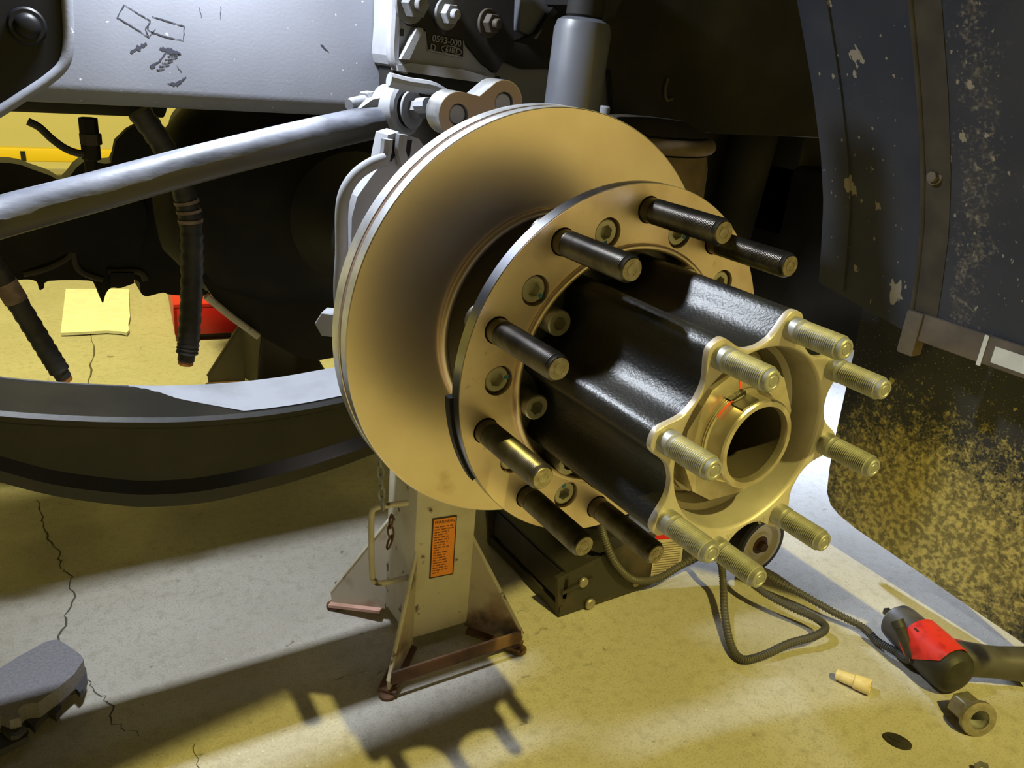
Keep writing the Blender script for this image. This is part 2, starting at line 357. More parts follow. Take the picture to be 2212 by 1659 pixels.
def strip(pts, w, nrm, lift=0.0004):
    """thin painted stroke along points on a surface with normal nrm"""
    pts = [Vector(p) + Vector(nrm) * lift for p in pts]; V = []; n = len(pts); nrm = Vector(nrm)
    for i, p in enumerate(pts):
        t = (pts[min(i + 1, n - 1)] - pts[max(i - 1, 0)]).normalized(); s = nrm.cross(t).normalized()
        ww = w[i] if isinstance(w, (list, tuple)) else w
        V += [p + s * ww / 2, p - s * ww / 2]
    return V, [(2 * i, 2 * i + 1, 2 * i + 3, 2 * i + 2) for i in range(n - 1)]

HZ = 0.6                                                            # height of the wheel axis
HM = Matrix(((1, 0, 0, 0), (0, 0, -1, 0), (0, 1, 0, HZ), (0, 0, 0, 1)))   # hub frame: x right, y up, z outboard

# ================================================================== SETTING
fl = solo('floor', ([Vector((-6, -4.4, 0)), Vector((7, -4.4, 0)), Vector((7, 5.2, 0)), Vector((-6, 5.2, 0))], [(0, 1, 2, 3)]), 'floor', kind='structure')
def crack(pts, w):
    P = [PZ(x, y, 0) for x, y in pts]; Q = []
    for a, b in zip(P, P[1:]):
        for k in range(5): Q.append(a.lerp(b, k / 5) + Vector((random.uniform(-1, 1), random.uniform(-1, 1), 0)) * 0.004)
    Q.append(P[-1]); part('crack', strip(Q, [w * random.uniform(0.4, 1.5) for _ in Q], (0, 0, 1), 0.0003), 'crack', fl, 0)
crack([(80, 1078), (95, 1110), (92, 1145), (128, 1190), (132, 1228), (152, 1245), (158, 1290), (145, 1330), (128, 1385)], 0.0024)
crack([(190, 1465), (215, 1495), (238, 1520), (245, 1560), (300, 1590)], 0.0018)
crack([(178, 700), (205, 745), (195, 800), (190, 860)], 0.0035)
crack([(415, 1610), (430, 1659)], 0.0014)
wl = solo('wall_back', box((-6, 5.0, 0), (7, 5.2, 4.2)), 'wall', kind='structure')

wf = solo('wall_front', box((-6, -4.6, 0), (7, -4.4, 4.2)), 'wall', kind='structure')
# unseen light blocker for the truck body, shaped to keep bay light off the rail
body = thing('bay_light_blocker', (0, 0.9, 1.3), 'unseen dark panel added above the chassis rail to block the bay lamps', 'truck body')
part('blocker_panel', slab([Vector((x, y, 1.30)) for x, y in [(-2.6, -0.79), (-1.3, -0.79), (0.6, -0.429), (1.6, -0.429), (1.6, 1.22), (-2.6, 1.22)]], (0, 0, 0.06)), 'ceil', body)
part('blocker_rib', box((-2.6, 0.6, 1.25), (1.6, 0.66, 1.30)), 'ceil', body); part('blocker_rib', box((-2.6, 0.98, 1.25), (1.6, 1.04, 1.30)), 'ceil', body)

# ================================================================== CHASSIS RAIL
RY = 0.5
rail = thing('chassis_rail', (0, RY, 0.76), 'dusty blue-grey steel frame rail with dark scribble marks', 'frame rail')
def rail_profile():
    r = 0.022; zb, zt = 0.761, 1.04; o = []
    o += [(RY + 0.085, zb), (RY + r, zb)]
    o += [(RY + r - r * sin(a), zb + r - r * cos(a)) for a in [pi / 2 * i / 6 for i in range(1, 7)]]
    o += [(RY + r - r * cos(a), zt - r + r * sin(a)) for a in [pi / 2 * i / 6 for i in range(0, 7)]]
    o += [(RY + 0.085, zt)]
    t = 0.009
    o += [(RY + 0.085, zt - t), (RY + r, zt - t), (RY + t, zt - r), (RY + t, zb + r), (RY + r, zb + t), (RY + 0.085, zb + t)]
    return o
part('channel', slab([Vector((-1.5, y, z)) for y, z in rail_profile()], (2.4, 0, 0)), 'rail', rail, 40)
def mk(pts, w):
    Q = []; wl_ = w if isinstance(w, (list, tuple)) else [w] * len(pts); ww = []
    for i in range(len(pts) - 1):
        for k in range(6):
            t = k / 6; x = pts[i][0] + (pts[i + 1][0] - pts[i][0]) * t + random.uniform(-.8, .8); y = pts[i][1] + (pts[i + 1][1] - pts[i][1]) * t + random.uniform(-.8, .8)
            Q.append(PY(x, y, RY)); ww.append((wl_[i] + (wl_[i + 1] - wl_[i]) * t) * random.uniform(0.25, 1.0))
    Q.append(PY(*pts[-1], RY)); ww.append(wl_[-1] * 0.5)
    part('scribble_mark', strip(Q, ww, (0, -1, 0)), 'mark', rail, 0)
mk([(268, 10), (253, 38), (290, 60), (323, 82)], 0.0016); mk([(268, 10), (295, 27), (325, 45), (318, 62), (330, 72)], 0.0014)
mk([(328, 36), (362, 46), (398, 57), (396, 88), (360, 80), (325, 68)], 0.0016); mk([(325, 45), (314, 62), (322, 80), (336, 62)], 0.0012)
mk([(316, 94), (300, 103), (282, 114)], [0.003, 0.007, 0.004]); mk([(345, 104), (365, 110), (390, 116)], [0.004, 0.008, 0.003])
mk([(358, 114), (345, 132), (325, 146)], [0.002, 0.002, 0.007])
for k in range(5): mk([(392 - 9 * k, 116 + 8 * k), (378 - 9 * k, 120 + 8 * k), (362 - 6 * k, 122 + 7 * k)], 0.0018)
mk([(362, 180), (382, 182), (402, 166)], [0.002, 0.006, 0.002]); mk([(382, 142), (392, 156)], 0.001)
mk([(693, 96), (700, 104), (710, 112)], [0.002, 0.004, 0.001]); mk([(430, 16), (436, 38)], 0.001); mk([(477, 14), (476, 40)], 0.001)

# ================================================================== WHEEL HUB
hub = thing('wheel_hub', (0, 0, HZ), 'black lobed truck wheel hub with bolted brake rotor and two rings of studs', 'wheel hub')
TH0, PH0 = rad(88.1), rad(79.5)
# rotor
rot = part('brake_rotor', ring(0.119, 0.2127, -0.141, -0.127, 160, 0.0006, HM), 'rotor', hub, 30, label='smooth machined outer disc face of the brake rotor')
part('rear_disc', ring(0.119, 0.2127, -0.163, -0.1465, 160, 0.0006, HM), 'rotor', rot, 30)
part('edge_band', ring(0.2122, 0.2131, -0.1402, -0.1278, 160, 0, HM), 'steelrim', rot)
part('edge_band', ring(0.2122, 0.2131, -0.1623, -0.1472, 160, 0, HM), 'steelrim', rot)
part('vent_gap_shade', ring(0.199, 0.2075, -0.1468, -0.1407, 120, 0, HM), 'dark', rot)  # dark ring added so the vent groove reads as shaded
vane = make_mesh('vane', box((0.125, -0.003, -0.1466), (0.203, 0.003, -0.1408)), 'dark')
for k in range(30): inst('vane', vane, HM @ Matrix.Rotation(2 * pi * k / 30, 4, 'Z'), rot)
lip = [(0.1165 + 0.0045 * cos(a), -0.124 + 0.005 * sin(a)) for a in [2 * pi * i / 12 for i in range(12)]]
part('inner_bead', lathe(lip, 96, HM, closed=True), 'rotor', rot, 60)
part('rotor_hat', lathe([(0.1165, -0.128), (0.1135, -0.11), (0.112, -0.05), (0.115, -0.02), (0.150, -0.0135)], 96, HM), 'hat', rot)
# stud flange
holes = []
k36 = rad(36)
for k in range(10):
    a = TH0 + k36 * (k + 0.5); holes.append(circle(0.1291 * cos(a), 0.1291 * sin(a), 0.0132, 28))
    a = TH0 + k36 * k; holes.append(circle(0.14288 * cos(a), 0.14288 * sin(a), 0.0118, 24))
fg = plate(circle(0, 0, 0.1645, 160), [circle(0, 0, 0.111, 128)] + holes, -0.0125, 0.0, HM)
flange = part('stud_flange', fg, 'flange', hub, 30)
part('flange_edge', ring(0.1640, 0.1651, -0.0123, -0.0006, 160, 0, HM), 'flangerim', flange)
part('flange_back', ring(0.100, 0.1625, -0.016, -0.0128, 96, 0, HM), 'hat', flange)
part('rim_step', lathe([(0.150, -0.021), (0.1672, -0.021), (0.1672, -0.0128), (0.150, -0.0128)], 24, HM, rad(184), rad(214), True), 'panel', flange)
lp = [(0.1115 + 0.0030 * cos(a), 0.0015 + 0.0030 * sin(a)) for a in [2 * pi * i / 12 for i in range(12)]]
part('pilot_bead', lathe(lp, 112, HM, closed=True), 'flange', flange, 60)
# wheel studs
def thread(r, z0, z1, pitch, depth):
    o = []; z = z0; n = int((z1 - z0) / pitch)
    for i in range(n): o += [(r - depth, z0 + i * pitch), (r, z0 + i * pitch + pitch * 0.42), (r, z0 + i * pitch + pitch * 0.58)]
    return o + [(r - depth, z0 + n * pitch)]
L1 = 0.0886
sp = [(0, -0.03), (0.014, -0.03), (0.014, -0.0165), (0.0108, -0.0165), (0.0108, 0.010)] + thread(0.0108, 0.010, L1 - 0.003, 0.0015, 0.0006) + [(0.0092, L1 - 0.0008), (0.0085, L1 - 0.0002), (0.0, L1 - 0.0002)]
stud_me = make_mesh('wheel_stud', lathe(sp, 28), 'stud', 25)
tip_me = make_mesh('stud_end', join(cyl(0.0086, L1 - 0.0006, L1, 24, 0.0002), ring(0.0042, 0.0046, L1 - 0.0001, L1 + 0.00025, 20)), 'studtip')
for k in range(10):
    a = TH0 + k36 * k
    o = inst('wheel_stud', stud_me, HM @ Matrix.Translation((0.14288 * cos(a), 0.14288 * sin(a), 0)) @ Matrix.Rotation(a, 4, 'Z'), hub)
    e = bpy.data.objects.new('stud_end', tip_me); COL.objects.link(e); e.parent = o
# socket head cap screws
def cap_screw(r, h):
    g = lathe([(r * 0.62, -h), (r, -h), (r, -0.001), (r - 0.001, 0.0), (r * 0.60, 0.0)], 28)
    hx = hexpts(r * 0.58); top = hexpts(r * 0.60)
    s = [], []
    V = [Vector((x, y, 0)) for x, y in circle(0, 0, r * 0.62, 24)] + [Vector((x, y, 0)) for x, y in hx] + [Vector((x, y, -h * 0.6)) for x, y in hx]
    Fc = [(24 + i, 24 + (i + 1) % 6, 30 + (i + 1) % 6, 30 + i) for i in range(6)] + [(30, 31, 32, 33, 34, 35)]
    for i in range(6):
        q = [(i * 4 + j) % 24 for j in range(5)]
        Fc.append(tuple(q) + (24 + (i + 1) % 6, 24 + i))
    return join(g, (V, Fc))
cs_me = make_mesh('cap_screw', cap_screw(0.0112, 0.012), 'capscrew', 25)
tl_me = make_mesh('threadlock_mark', lathe([(0.0070, 0.0001), (0.0113, 0.0001), (0.0114, -0.003)], 5, None, 2.2, 2.6), 'bluemark')
for k in range(10):
    a = TH0 + k36 * (k + 0.5)
    o = inst('cap_screw', cs_me, HM @ Matrix.Translation((0.1291 * cos(a), 0.1291 * sin(a), -0.0028)) @ Matrix.Rotation(a * 1.3, 4, 'Z'), hub)
    e = bpy.data.objects.new('threadlock_mark', tl_me); COL.objects.link(e); e.parent = o
# lobed hub body
D = 0.158; NL = 240
def lobe(a):
    d = (math.degrees(a - PH0) + 22.5) % 45 - 22.5
    return 1 / (1 + (abs(d) / 8.9) ** 3.4)
def hub_r(a, w):
    b = lobe(a); val, tip = 0.0778, 0.1030
    if w < 0.05:
        t = max(0.0, min(1.0, (0.05 - w) / 0.05)); t = t * t * (3 - 2 * t); val += t * 0.004
    return val + (tip - val) * b
ws = [-0.03, -0.01, 0.0, 0.01, 0.02, 0.03, 0.04, 0.05, 0.07, 0.10, 0.13, 0.154, 0.158]
V = []; Fc = []
for w in ws:
    for i in range(NL):
        a = 2 * pi * i / NL; r = hub_r(a, w) - (0.0006 if w > 0.157 else 0); V.append(HM @ Vector((r * cos(a), r * sin(a), w)))
for j in range(len(ws) - 1):
    for i in range(NL): Fc.append((j * NL + i, j * NL + (i + 1) % NL, (j + 1) * NL + (i + 1) % NL, (j + 1) * NL + i))
part('hub_body', (V, Fc), 'black', hub, 50)
part('hub_shoulder', lathe([(0.070, -0.012), (0.100, -0.012), (0.1095, -0.016), (0.1105, -0.03)], 96, HM), 'black', hub)
V = []; Fc = []
pr = [(None, 0.1545, 0.0), (None, 0.1588, -0.0004), (None, 0.1594, -0.0012), (0.0768, 0.1594, 0), (0.0757, 0.1585, 0), (0.0752, 0.156, 0)]
for r0, w, dr in pr:
    for i in range(NL):
        a = 2 * pi * i / NL; r = (hub_r(a, w) + 0.0002 + dr) if r0 is None else r0; V.append(HM @ Vector((r * cos(a), r * sin(a), w)))
for j in range(len(pr) - 1):
    for i in range(NL): Fc.append((j * NL + i, j * NL + (i + 1) % NL, (j + 1) * NL + (i + 1) % NL, (j + 1) * NL + i))
face = part('front_flange_face', (V, Fc), 'face', hub, 40)
part('bore', lathe([(0.0755, 0.157), (0.0735, 0.150), (0.0725, 0.132), (0.0685, 0.128), (0.067, 0.118), (0.0665, 0.085)], 96, HM), 'bowl', hub)
# stamped digits on the face
for s, a in (('03', -67), ('20', -92)):
    g = text_geo(s, 0.0075, 0.0001); aa = rad(a)
    part('stamped_digits', tf(g, HM @ Matrix.Translation((0.0835 * cos(aa), 0.0835 * sin(aa), 0.1595)) @ Matrix.Rotation(aa + pi / 2, 4, 'Z')), 'bowl', face, 0)
L2 = 0.0476
hp = [(0, -0.01), (0.0094, -0.01), (0.0094, 0.0085), (0.0086, 0.0100), (0.0084, 0.0115)] + thread(0.0090, 0.0115, L2 - 0.003, 0.0016, 0.0009) + [(0.0074, L2 - 0.0008), (0.0066, L2), (0.0052, L2), (0.0048, L2 - 0.0006), (0.0036, L2 - 0.0006), (0.0033, L2 - 0.0002), (0, L2 - 0.0002)]
hs_me = make_mesh('hub_stud', lathe(hp, 28), 'zinc', 25)
for k in range(8):
    a = PH0 - rad(45) * k
    inst('hub_stud', hs_me, HM @ Matrix.Translation((0.0899 * cos(a), 0.0899 * sin(a), D + 0.0014)), hub)
ic_me = make_mesh('inner_cap_screw', cap_screw(0.0112, 0.024), 'capscrew', 25)
for k in range(8):
    a = PH0 - rad(45) * (k + 0.5)
    inst('inner_cap_screw', ic_me, HM @ Matrix.Translation((0.0975 * cos(a), 0.0975 * sin(a), 0.011)) @ Matrix.Rotation(a * 1.7, 4, 'Z'), hub)
# puller boss with a threaded hole between two lobes
ab = rad(238); Bx = HM @ Matrix.Translation((0.088 * cos(ab), 0.088 * sin(ab), 0.052)) @ Matrix.Rotation(ab, 4, 'Z')
bo = [(-0.012, -0.016), (0.004, -0.015), (0.0125, -0.009), (0.0135, 0.004), (0.008, 0.013), (-0.012, 0.016)]
bz = part('puller_boss', tf(plate(bo, [circle(0.0035, 0, 0.0072, 24)], -0.05, 0.004), Bx), 'black', hub)
part('threaded_hole', lathe([(0.0073, 0.0042)] + [(r - 0.0155 + 0.0073 * 2, z) for r, z in [(0.0078 + 0.0005 * (i % 2), 0.004 - 0.0012 * i) for i in range(14)]] + [(0, -0.013)], 24, Bx @ Matrix.Translation((0.0035, 0, 0))), 'brass', bz)

# ================================================================== DRIVE AXLE (spindle inside the hub, housing behind)
axle = thing('drive_axle', (0, 0.7, HZ), 'dark drive axle housing with hollow oiled spindle end and hex nut', 'axle')
TZ = 0.166
part('spindle_tube', lathe([(0.0302, TZ - 0.12), (0.0302, TZ - 0.004), (0.0312, TZ - 0.0006), (0.0350, TZ - 0.0006), (0.0362, TZ - 0.002), (0.0364, TZ - 0.018), (0.0364, TZ - 0.03)], 72, HM), 'brass', axle)
part('spindle_bore', lathe([(0.0301, TZ - 0.006), (0.0298, TZ - 0.02), (0.0298, 0.0), (0.0, 0.0)], 48, HM), 'darkm', axle)
part('spindle_thread', lathe([(0.0362, 0.130)] + thread(0.0388, 0.132, 0.1515, 0.002, 0.0014) + [(0.0364, 0.1525)], 72, HM), 'brass', axle, 20)
NA, NF = rad(120), 0.1460
def nutpts(r, n=6, c=0.10, a0=0.0):
    P = [Vector((r * cos(a0 + 2 * pi * i / n), r * sin(a0 + 2 * pi * i / n), 0)) for i in range(n)]; o = []
    for i in range(n):
        p = P[i]; o += [tuple(p.lerp(P[i - 1], c).xy), tuple(p.lerp(P[(i + 1) % n], c).xy)]
    return o
nut = part('spindle_nut', plate(nutpts(0.0620, 6, 0.22, NA), [circle(0, 0, 0.0392, 48)], 0.127, NF, HM), 'brass', axle, 20)
part('lock_washer', plate(nutpts(0.0615, 8, 0.12, rad(20)), [circle(0, 0, 0.0392, 32)], 0.1195, 0.1255, HM), 'bowl', axle, 20)
# keyway recess, its shade painted as dark boxes, and red witness marks
ka = rad(112)
KM = HM @ Matrix.Rotation(ka, 4, 'Z')
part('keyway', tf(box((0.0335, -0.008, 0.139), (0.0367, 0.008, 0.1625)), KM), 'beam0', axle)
part('keyway_dark_gap', tf(box((0.0362, -0.0075, 0.1385), (0.0394, 0.0075, 0.1505)), KM), 'black', axle)
part('red_witness_mark', tf(box((0.0405, -0.0012, NF - 0.0001), (0.055, 0.0012, NF + 0.0003)), HM @ Matrix.Rotation(rad(103), 4, 'Z')), 'redmark', nut)
part('red_witness_mark', lathe([(0.0391, 0.1500), (0.0391, 0.1518)], 10, HM, rad(122), rad(146)), 'redmark', axle)
# outer bearing seen below the nut
part('bearing_cup', ring(0.058, 0.0665, 0.095, 0.112, 72, 0.001, HM), 'brass', axle)
part('bearing_cage', ring(0.046, 0.0575, 0.092, 0.104, 60, 0.001, HM), 'bowl', axle)
rl = make_mesh('bearing_roller', cyl(0.0048, -0.011, 0.011, 14, 0.0008), 'zinc')
for k in range(22):
    a = 2 * pi * k / 22; inst('bearing_roller', rl, HM @ Matrix.Translation((0.0525 * cos(a), 0.0525 * sin(a), 0.101)), axle)
part('spindle', lathe([(0.045, 0.115), (0.045, -0.1), (0.055, -0.2)], 40, HM), 'dark', axle)
part('axle_tube', lathe([(0.05, -0.262), (0.09, -0.264), (0.09, -0.28), (0.075, -0.30), (0.07, -0.55), (0.10, -0.66)], 40, HM), 'dark', axle)
DM = Matrix.Translation((-0.02, 0.95, HZ - 0.02))
part('differential_bowl', tf(lathe([(0, -0.22), (0.09, -0.21), (0.16, -0.15), (0.195, -0.05), (0.195, 0.06), (0.15, 0.16), (0.07, 0.20), (0, 0.21)], 40), DM @ Matrix.Rotation(rad(90), 4, 'Y')), 'dark', axle, 60)
part('axle_tube', lathe([(0.13, -0.95), (0.09, -1.15), (0.075, -1.3), (0.075, -1.75)], 40, HM), 'dark', axle)
dl = [PY(x, y, 0.86) for x, y in [(430, 430), (600, 400), (735, 420), (745, 640), (735, 770), (690, 778), (640, 770), (560, 724), (470, 655), (432, 600)]]
part('differential_cover', slab(dl, (0, 0.10, 0)), 'dark', axle, 30)
ov = [PY(530 + 78 * cos(t), 512 + 52 * sin(t), 0.85) for t in [2 * pi * i / 28 for i in range(28)]]
part('cover_boss', slab(ov, (0, 0.03, 0)), 'darkm', axle)
part('cover_flange', tube([PY(445, 640, 0.85), PY(500, 685, 0.85), PY(558, 727, 0.85)], 0.006, 8), 'jack', axle)

# ================================================================== BRAKE TORQUE PLATE behind the rotor
tp = thing('brake_torque_plate', PY(800, 600, 0.235), 'dusty pale grey caliper mounting plate behind the brake rotor', 'brake bracket')
YT = 0.225
o = [PY(x, y, YT) for x, y in [(838, 292), (862, 285), (905, 300), (960, 380), (960, 640), (880, 760), (775, 720), (752, 640), (757, 600), (760, 470), (772, 425), (800, 385), (826, 352), (832, 322)]]
part('plate', slab(o, (0, 0.03, 0)), 'dust', tp, 20)
part('rib', tube([PY(x, y, YT - 0.004) for x, y in [(836, 300), (834, 325), (828, 352)]], 0.006, 8), 'dust', tp)
part('rib', tube([PY(x, y, YT - 0.004) for x, y in [(868, 290), (864, 325), (872, 355)]], 0.006, 8), 'dust', tp)
part('slot', slab([PY(x, y, YT - 0.001) for x, y in [(842, 303), (856, 303), (854, 335), (844, 350), (836, 345)]], (0, -0.0006, 0)), 'panel', tp)
part('slot', slab([PY(x, y, YT - 0.001) for x, y in [(868, 303), (890, 303), (885, 335), (874, 350)]], (0, -0.0006, 0)), 'panel', tp)
part('mounting_bolt', cyl(0.014, 0, 0.02, 6, 0.001, frame((-0.6, -0.8, 0), PY(722, 690, YT + 0.01))), 'dust', tp)
bl = spline([PY(x, y, YT - 0.0125) for x, y in [(832, 344), (800, 356), (768, 380), (746, 415), (738, 460), (738, 540), (734, 620), (738, 720)]], 6)
solo('brake_line', tube(bl, 0.0062, 12), 'dust', 'dusty bent tube curving around the left edge of the brake bracket', 'pipe')

# ================================================================== STABILISER ROD with eye end
rod = thing('stabiliser_rod', PY(400, 330, 0.31), 'thick dusty steel rod sloping up to a bushed eye above the rotor', 'rod')
rp = spline([PY(-160, 560, 0.24), PY(-60, 492, 0.27), PY(30, 462, 0.285), PY(200, 417, 0.295), PY(420, 357, 0.31), PY(620, 307, 0.32), PY(790, 268, 0.33), PY(838, 258, 0.335)], 6)
n = len(rp)
part('bar', tube(rp, 0.0172, 24), 'beam0', rod, 60)
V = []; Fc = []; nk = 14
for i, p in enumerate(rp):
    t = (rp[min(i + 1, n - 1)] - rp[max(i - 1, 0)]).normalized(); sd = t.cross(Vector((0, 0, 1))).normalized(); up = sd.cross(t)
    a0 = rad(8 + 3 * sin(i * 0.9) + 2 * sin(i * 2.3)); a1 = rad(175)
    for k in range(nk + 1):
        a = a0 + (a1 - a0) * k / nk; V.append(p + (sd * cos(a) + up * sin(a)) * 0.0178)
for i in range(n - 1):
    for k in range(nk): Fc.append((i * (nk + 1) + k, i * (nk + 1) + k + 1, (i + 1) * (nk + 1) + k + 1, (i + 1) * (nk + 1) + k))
part('dust_and_lit_top', (V, Fc), 'rod_lit_dust', rod, 60)  # pale shell over dark bar: dust plus painted light on the rod's top
ec = PY(862, 238, 0.33); ed_ = Vector((0.45, -0.86, 0.12))
EM = frame(ed_, ec)
part('eye', ring(0.0155, 0.027, -0.02, 0.012, 40, 0.003, EM), 'dust', rod)
part('neck', slab([PY(x, y, 0.325) for x, y in [(770, 240), (805, 215), (850, 205), (850, 278), (800, 290), (770, 290)]], (0, 0.02, 0)), 'dust', rod, 20)
part('bushing', ring(0.006, 0.0158, -0.022, 0.017, 32, 0.002, EM), 'rubber', rod)
part('washer', ring(0.005, 0.0195, 0.0165, 0.0195, 32, 0.0006, EM), 'dust', rod)
part('bolt_head', cyl(0.0105, 0.019, 0.031, 6, 0.0008, EM), 'cast', rod)
bj = PY(795, 218, 0.35); bt = PY(748, 228, 0.335)
part('clamp_stud', lathe([(0, 0), (0.0065, 0)] + thread(0.007, 0.0, 0.028, 0.0022, 0.0007) + [(0.0058, 0.030), (0, 0.030)], 20, frame(bt - bj, bj)), 'dust', rod, 25)
part('clamp_nut', cyl(0.011, -0.006, 0.006, 6, 0.001, frame(bt - bj, bj)), 'dust', rod)

# link plate (dog-bone) beside the eye
lk = thing('shackle_link', PY(1030, 240, 0.21), 'bright dog-bone shaped steel link plate with two holes above the rotor', 'link')
A = PY(990, 248, 0.21); B_ = PY(1088, 222, 0.21)
ax = (B_ - A); d = ax.length; LM = Matrix.Translation(A) @ Matrix(((ax.x / d, 0, 0, 0), (0, 0, -1, 0), (ax.z / d, 1, 0, 0), (0, 0, 0, 1)))
LM = Matrix(((ax.x / d, -ax.z / d, 0, A.x), (0, 0, -1, A.y), (ax.z / d, ax.x / d, 0, A.z), (0, 0, 0, 1)))
ro = 0.0215; out = []
for i in range(17): a = rad(60) + rad(240) * i / 16; out.append((ro * cos(a), ro * sin(a)))
out.append((d / 2, -0.012))
for i in range(17): a = rad(-120) + rad(240) * i / 16; out.append((d + ro * cos(a), ro * sin(a)))
out.append((d / 2, 0.012))
part('link_plate', plate(out, [circle(0, 0, 0.0105, 24), circle(d, 0, 0.0105, 24)], -0.028, 0.0, LM), 'steel', lk, 30)
part('link_front', plate([(x * 0.992, y * 0.985) for x, y in out], [circle(0, 0, 0.0107, 24), circle(d, 0, 0.0107, 24)], 0.0, 0.0006, LM), 'linkface', lk, 20)  # brown front layer paints the link's unlit side
part('pin', cyl(0.009, -0.04, -0.004, 20, 0.001, LM @ Matrix.Translation((0.001, -0.0005, 0))), 'dust', lk)
part('pin', cyl(0.0095, -0.04, -0.002, 20, 0.001, LM @ Matrix.Translation((d, -0.001, 0))), 'dust', lk)
# clevis between eye and link
solo('shackle_clevis', join(tube(spline([PY(x, y, 0.27) for x, y in [(840, 172), (880, 182), (930, 190), (960, 205)]], 5), 0.007, 10), tube([PY(905, 228, 0.29), PY(955, 226, 0.25)], 0.008, 10)), 'dust', 'dusty curved clevis arm linking the rod eye to the dog-bone link', 'bracket')

# ================================================================== SPRING HANGER CASTING on the rail
hg = thing('spring_hanger', PY(940, 160, 0.42), 'grey cast spring hanger bracket with raised part number bolted to the rail', 'bracket')
YB = 0.442
o = [PY(x, y, YB) for x, y in [(850, -60), (847, 60), (842, 120), (847, 140), (862, 151), (1035, 176), (1062, 174), (1070, 166), (1046, 142), (1018, 110), (1000, 60), (996, -60)]]
part('casting', slab(o, (0, 0.057, 0)), 'dust', hg, 20)
part('upper_shade', slab([PY(x, y, YB - 0.006) for x, y in [(860, -70), (864, 31), (883, 56), (917, 61), (921, 68), (1002, 86), (1016, 107), (1044, 140), (1072, 158), (1110, 100), (1110, -70)]], (0, 0.02, 0)), 'dark', hg, 20)  # dark plate paints the shade over the upper casting
part('gap_dark_fill', slab([PY(x, y, YB + 0.006) for x, y in [(850, 140), (1080, 165), (1120, 330), (850, 330)]], (0, 0.045, 0)), 'dark', hg, 20)  # dark filler added so no lit floor shows through the gap
part('edge_rib', tube(spline([PY(x, y, YB - 0.003) for x, y in [(854, -60), (851, 40), (848, 112), (856, 138), (880, 147)]], 5), 0.0075, 10), 'dust', hg)
part('bottom_lip', slab([PY(x, y, YB - 0.012) for x, y in [(858, 141), (885, 136), (1000, 150), (1062, 168), (1035, 178), (860, 153)]], (0, 0.02, 0)), 'dust', hg)
part('cast_web', slab([PY(x, y, YB - 0.016) for x, y in [(902, 60), (915, 62), (900, 95), (885, 128), (866, 128), (884, 96)]], (0, 0.02, 0)), 'dust', hg)
part('number_pad', slab([PY(x, y, YB - 0.002) for x, y in [(922, 70), (1002, 86), (1000, 124), (926, 108)]], (0, 0.004, 0)), 'panel', hg)
part('pad_frame', tube([PY(x, y, YB - 0.003) for x, y in [(924, 108), (1000, 125), (1002, 86)]], 0.0012, 6), 'dust', hg)
part('square_hole', slab([PY(x, y, YB - 0.001) for x, y in [(860, 62), (872, 62), (872, 78), (860, 78)]], (0, -0.0006, 0)), 'panel', hg)
def cast_text(s, x, y, size):
    c = PY(x, y, YB - 0.0035); e = (PY(x + 40, y + 8, YB - 0.0035) - c).normalized(); up = Vector((0, -1, 0)).cross(e) * -1
    up = Vector((-e.z, 0, e.x))
    Mx = Matrix(((e.x, up.x, 0, c.x), (e.y, up.y, -1, c.y), (e.z, up.z, 0, c.z), (0, 0, 0, 1)))
    part('casting_number', tf(text_geo(s, size, 0.0008), Mx), 'dust', hg, 0)
cast_text('0593-000', 965, 89, 0.0105); cast_text('D', 935, 103, 0.0105); cast_text('6183', 975, 109, 0.0085)
part('number_oval', tube([PY(975 + 22 * cos(t), 109 + 9 * sin(t) + 4 * cos(t), YB - 0.0035) for t in [2 * pi * i / 24 for i in range(25)]], 0.0007, 5, False), 'dust', hg)
def hex_bolt(parent, c, dirv, r, h, wr, m1, m2, nm='bolt'):
    b = part(nm, cyl(wr, 0, 0.004, 28, 0.0008, frame(dirv, c)), m2, parent)
    part('hex_head', cyl(r, 0.004, h, 6, 0.001, frame(dirv, c)), m1, b, 20)
    part('stud_tip', cyl(r * 0.5, h, h + 0.008, 16, 0.001, frame(dirv, c)), m1, b)
hex_bolt(hg, PY(884, 8, YB - 0.006), (0.25, -0.95, 0), 0.016, 0.018, 0.022, 'cast', 'cast')
hex_bolt(hg, PY(962, 30, YB - 0.006), (0.25, -0.95, 0), 0.012, 0.014, 0.018, 'dust', 'cast')
hex_bolt(hg, PY(1052, 50, YB - 0.006), (0.25, -0.95, 0), 0.012, 0.014, 0.017, 'darkm', 'darkm')

# black stamped panel at the upper left
bp_ = thing('step_bracket', PY(60, 150, 0.44), 'black stamped bracket with a pale raised rim and a round bolt', 'bracket')
YP = 0.44
o = [PY(x, y, YP) for x, y in [(-260, -90), (140, -90), (146, 60), (146, 110), (132, 142), (100, 172), (0, 238), (-120, 310), (-260, 360)]]
part('pan', slab(o, (0, 0.01, 0)), 'panel', bp_, 20)
part('rim', tube(spline([PY(x, y, YP - 0.002) for x, y in [(140, -90), (146, 20), (148, 90), (138, 138), (104, 172), (50, 208), (0, 240), (-120, 312)]], 6), 0.0052, 12), 'rail', bp_, 60)
bb = part('bolt', cyl(0.017, 0, 0.006, 32, 0.002, frame((0, -1, 0), PY(58, 56, YP))), 'panel', bp_)
part('bolt_dome', lathe([(0.012, 0.005), (0.011, 0.009), (0.006, 0.011), (0, 0.0112)], 28, frame((0, -1, 0), PY(58, 56, YP))), 'panel', bb, 60)

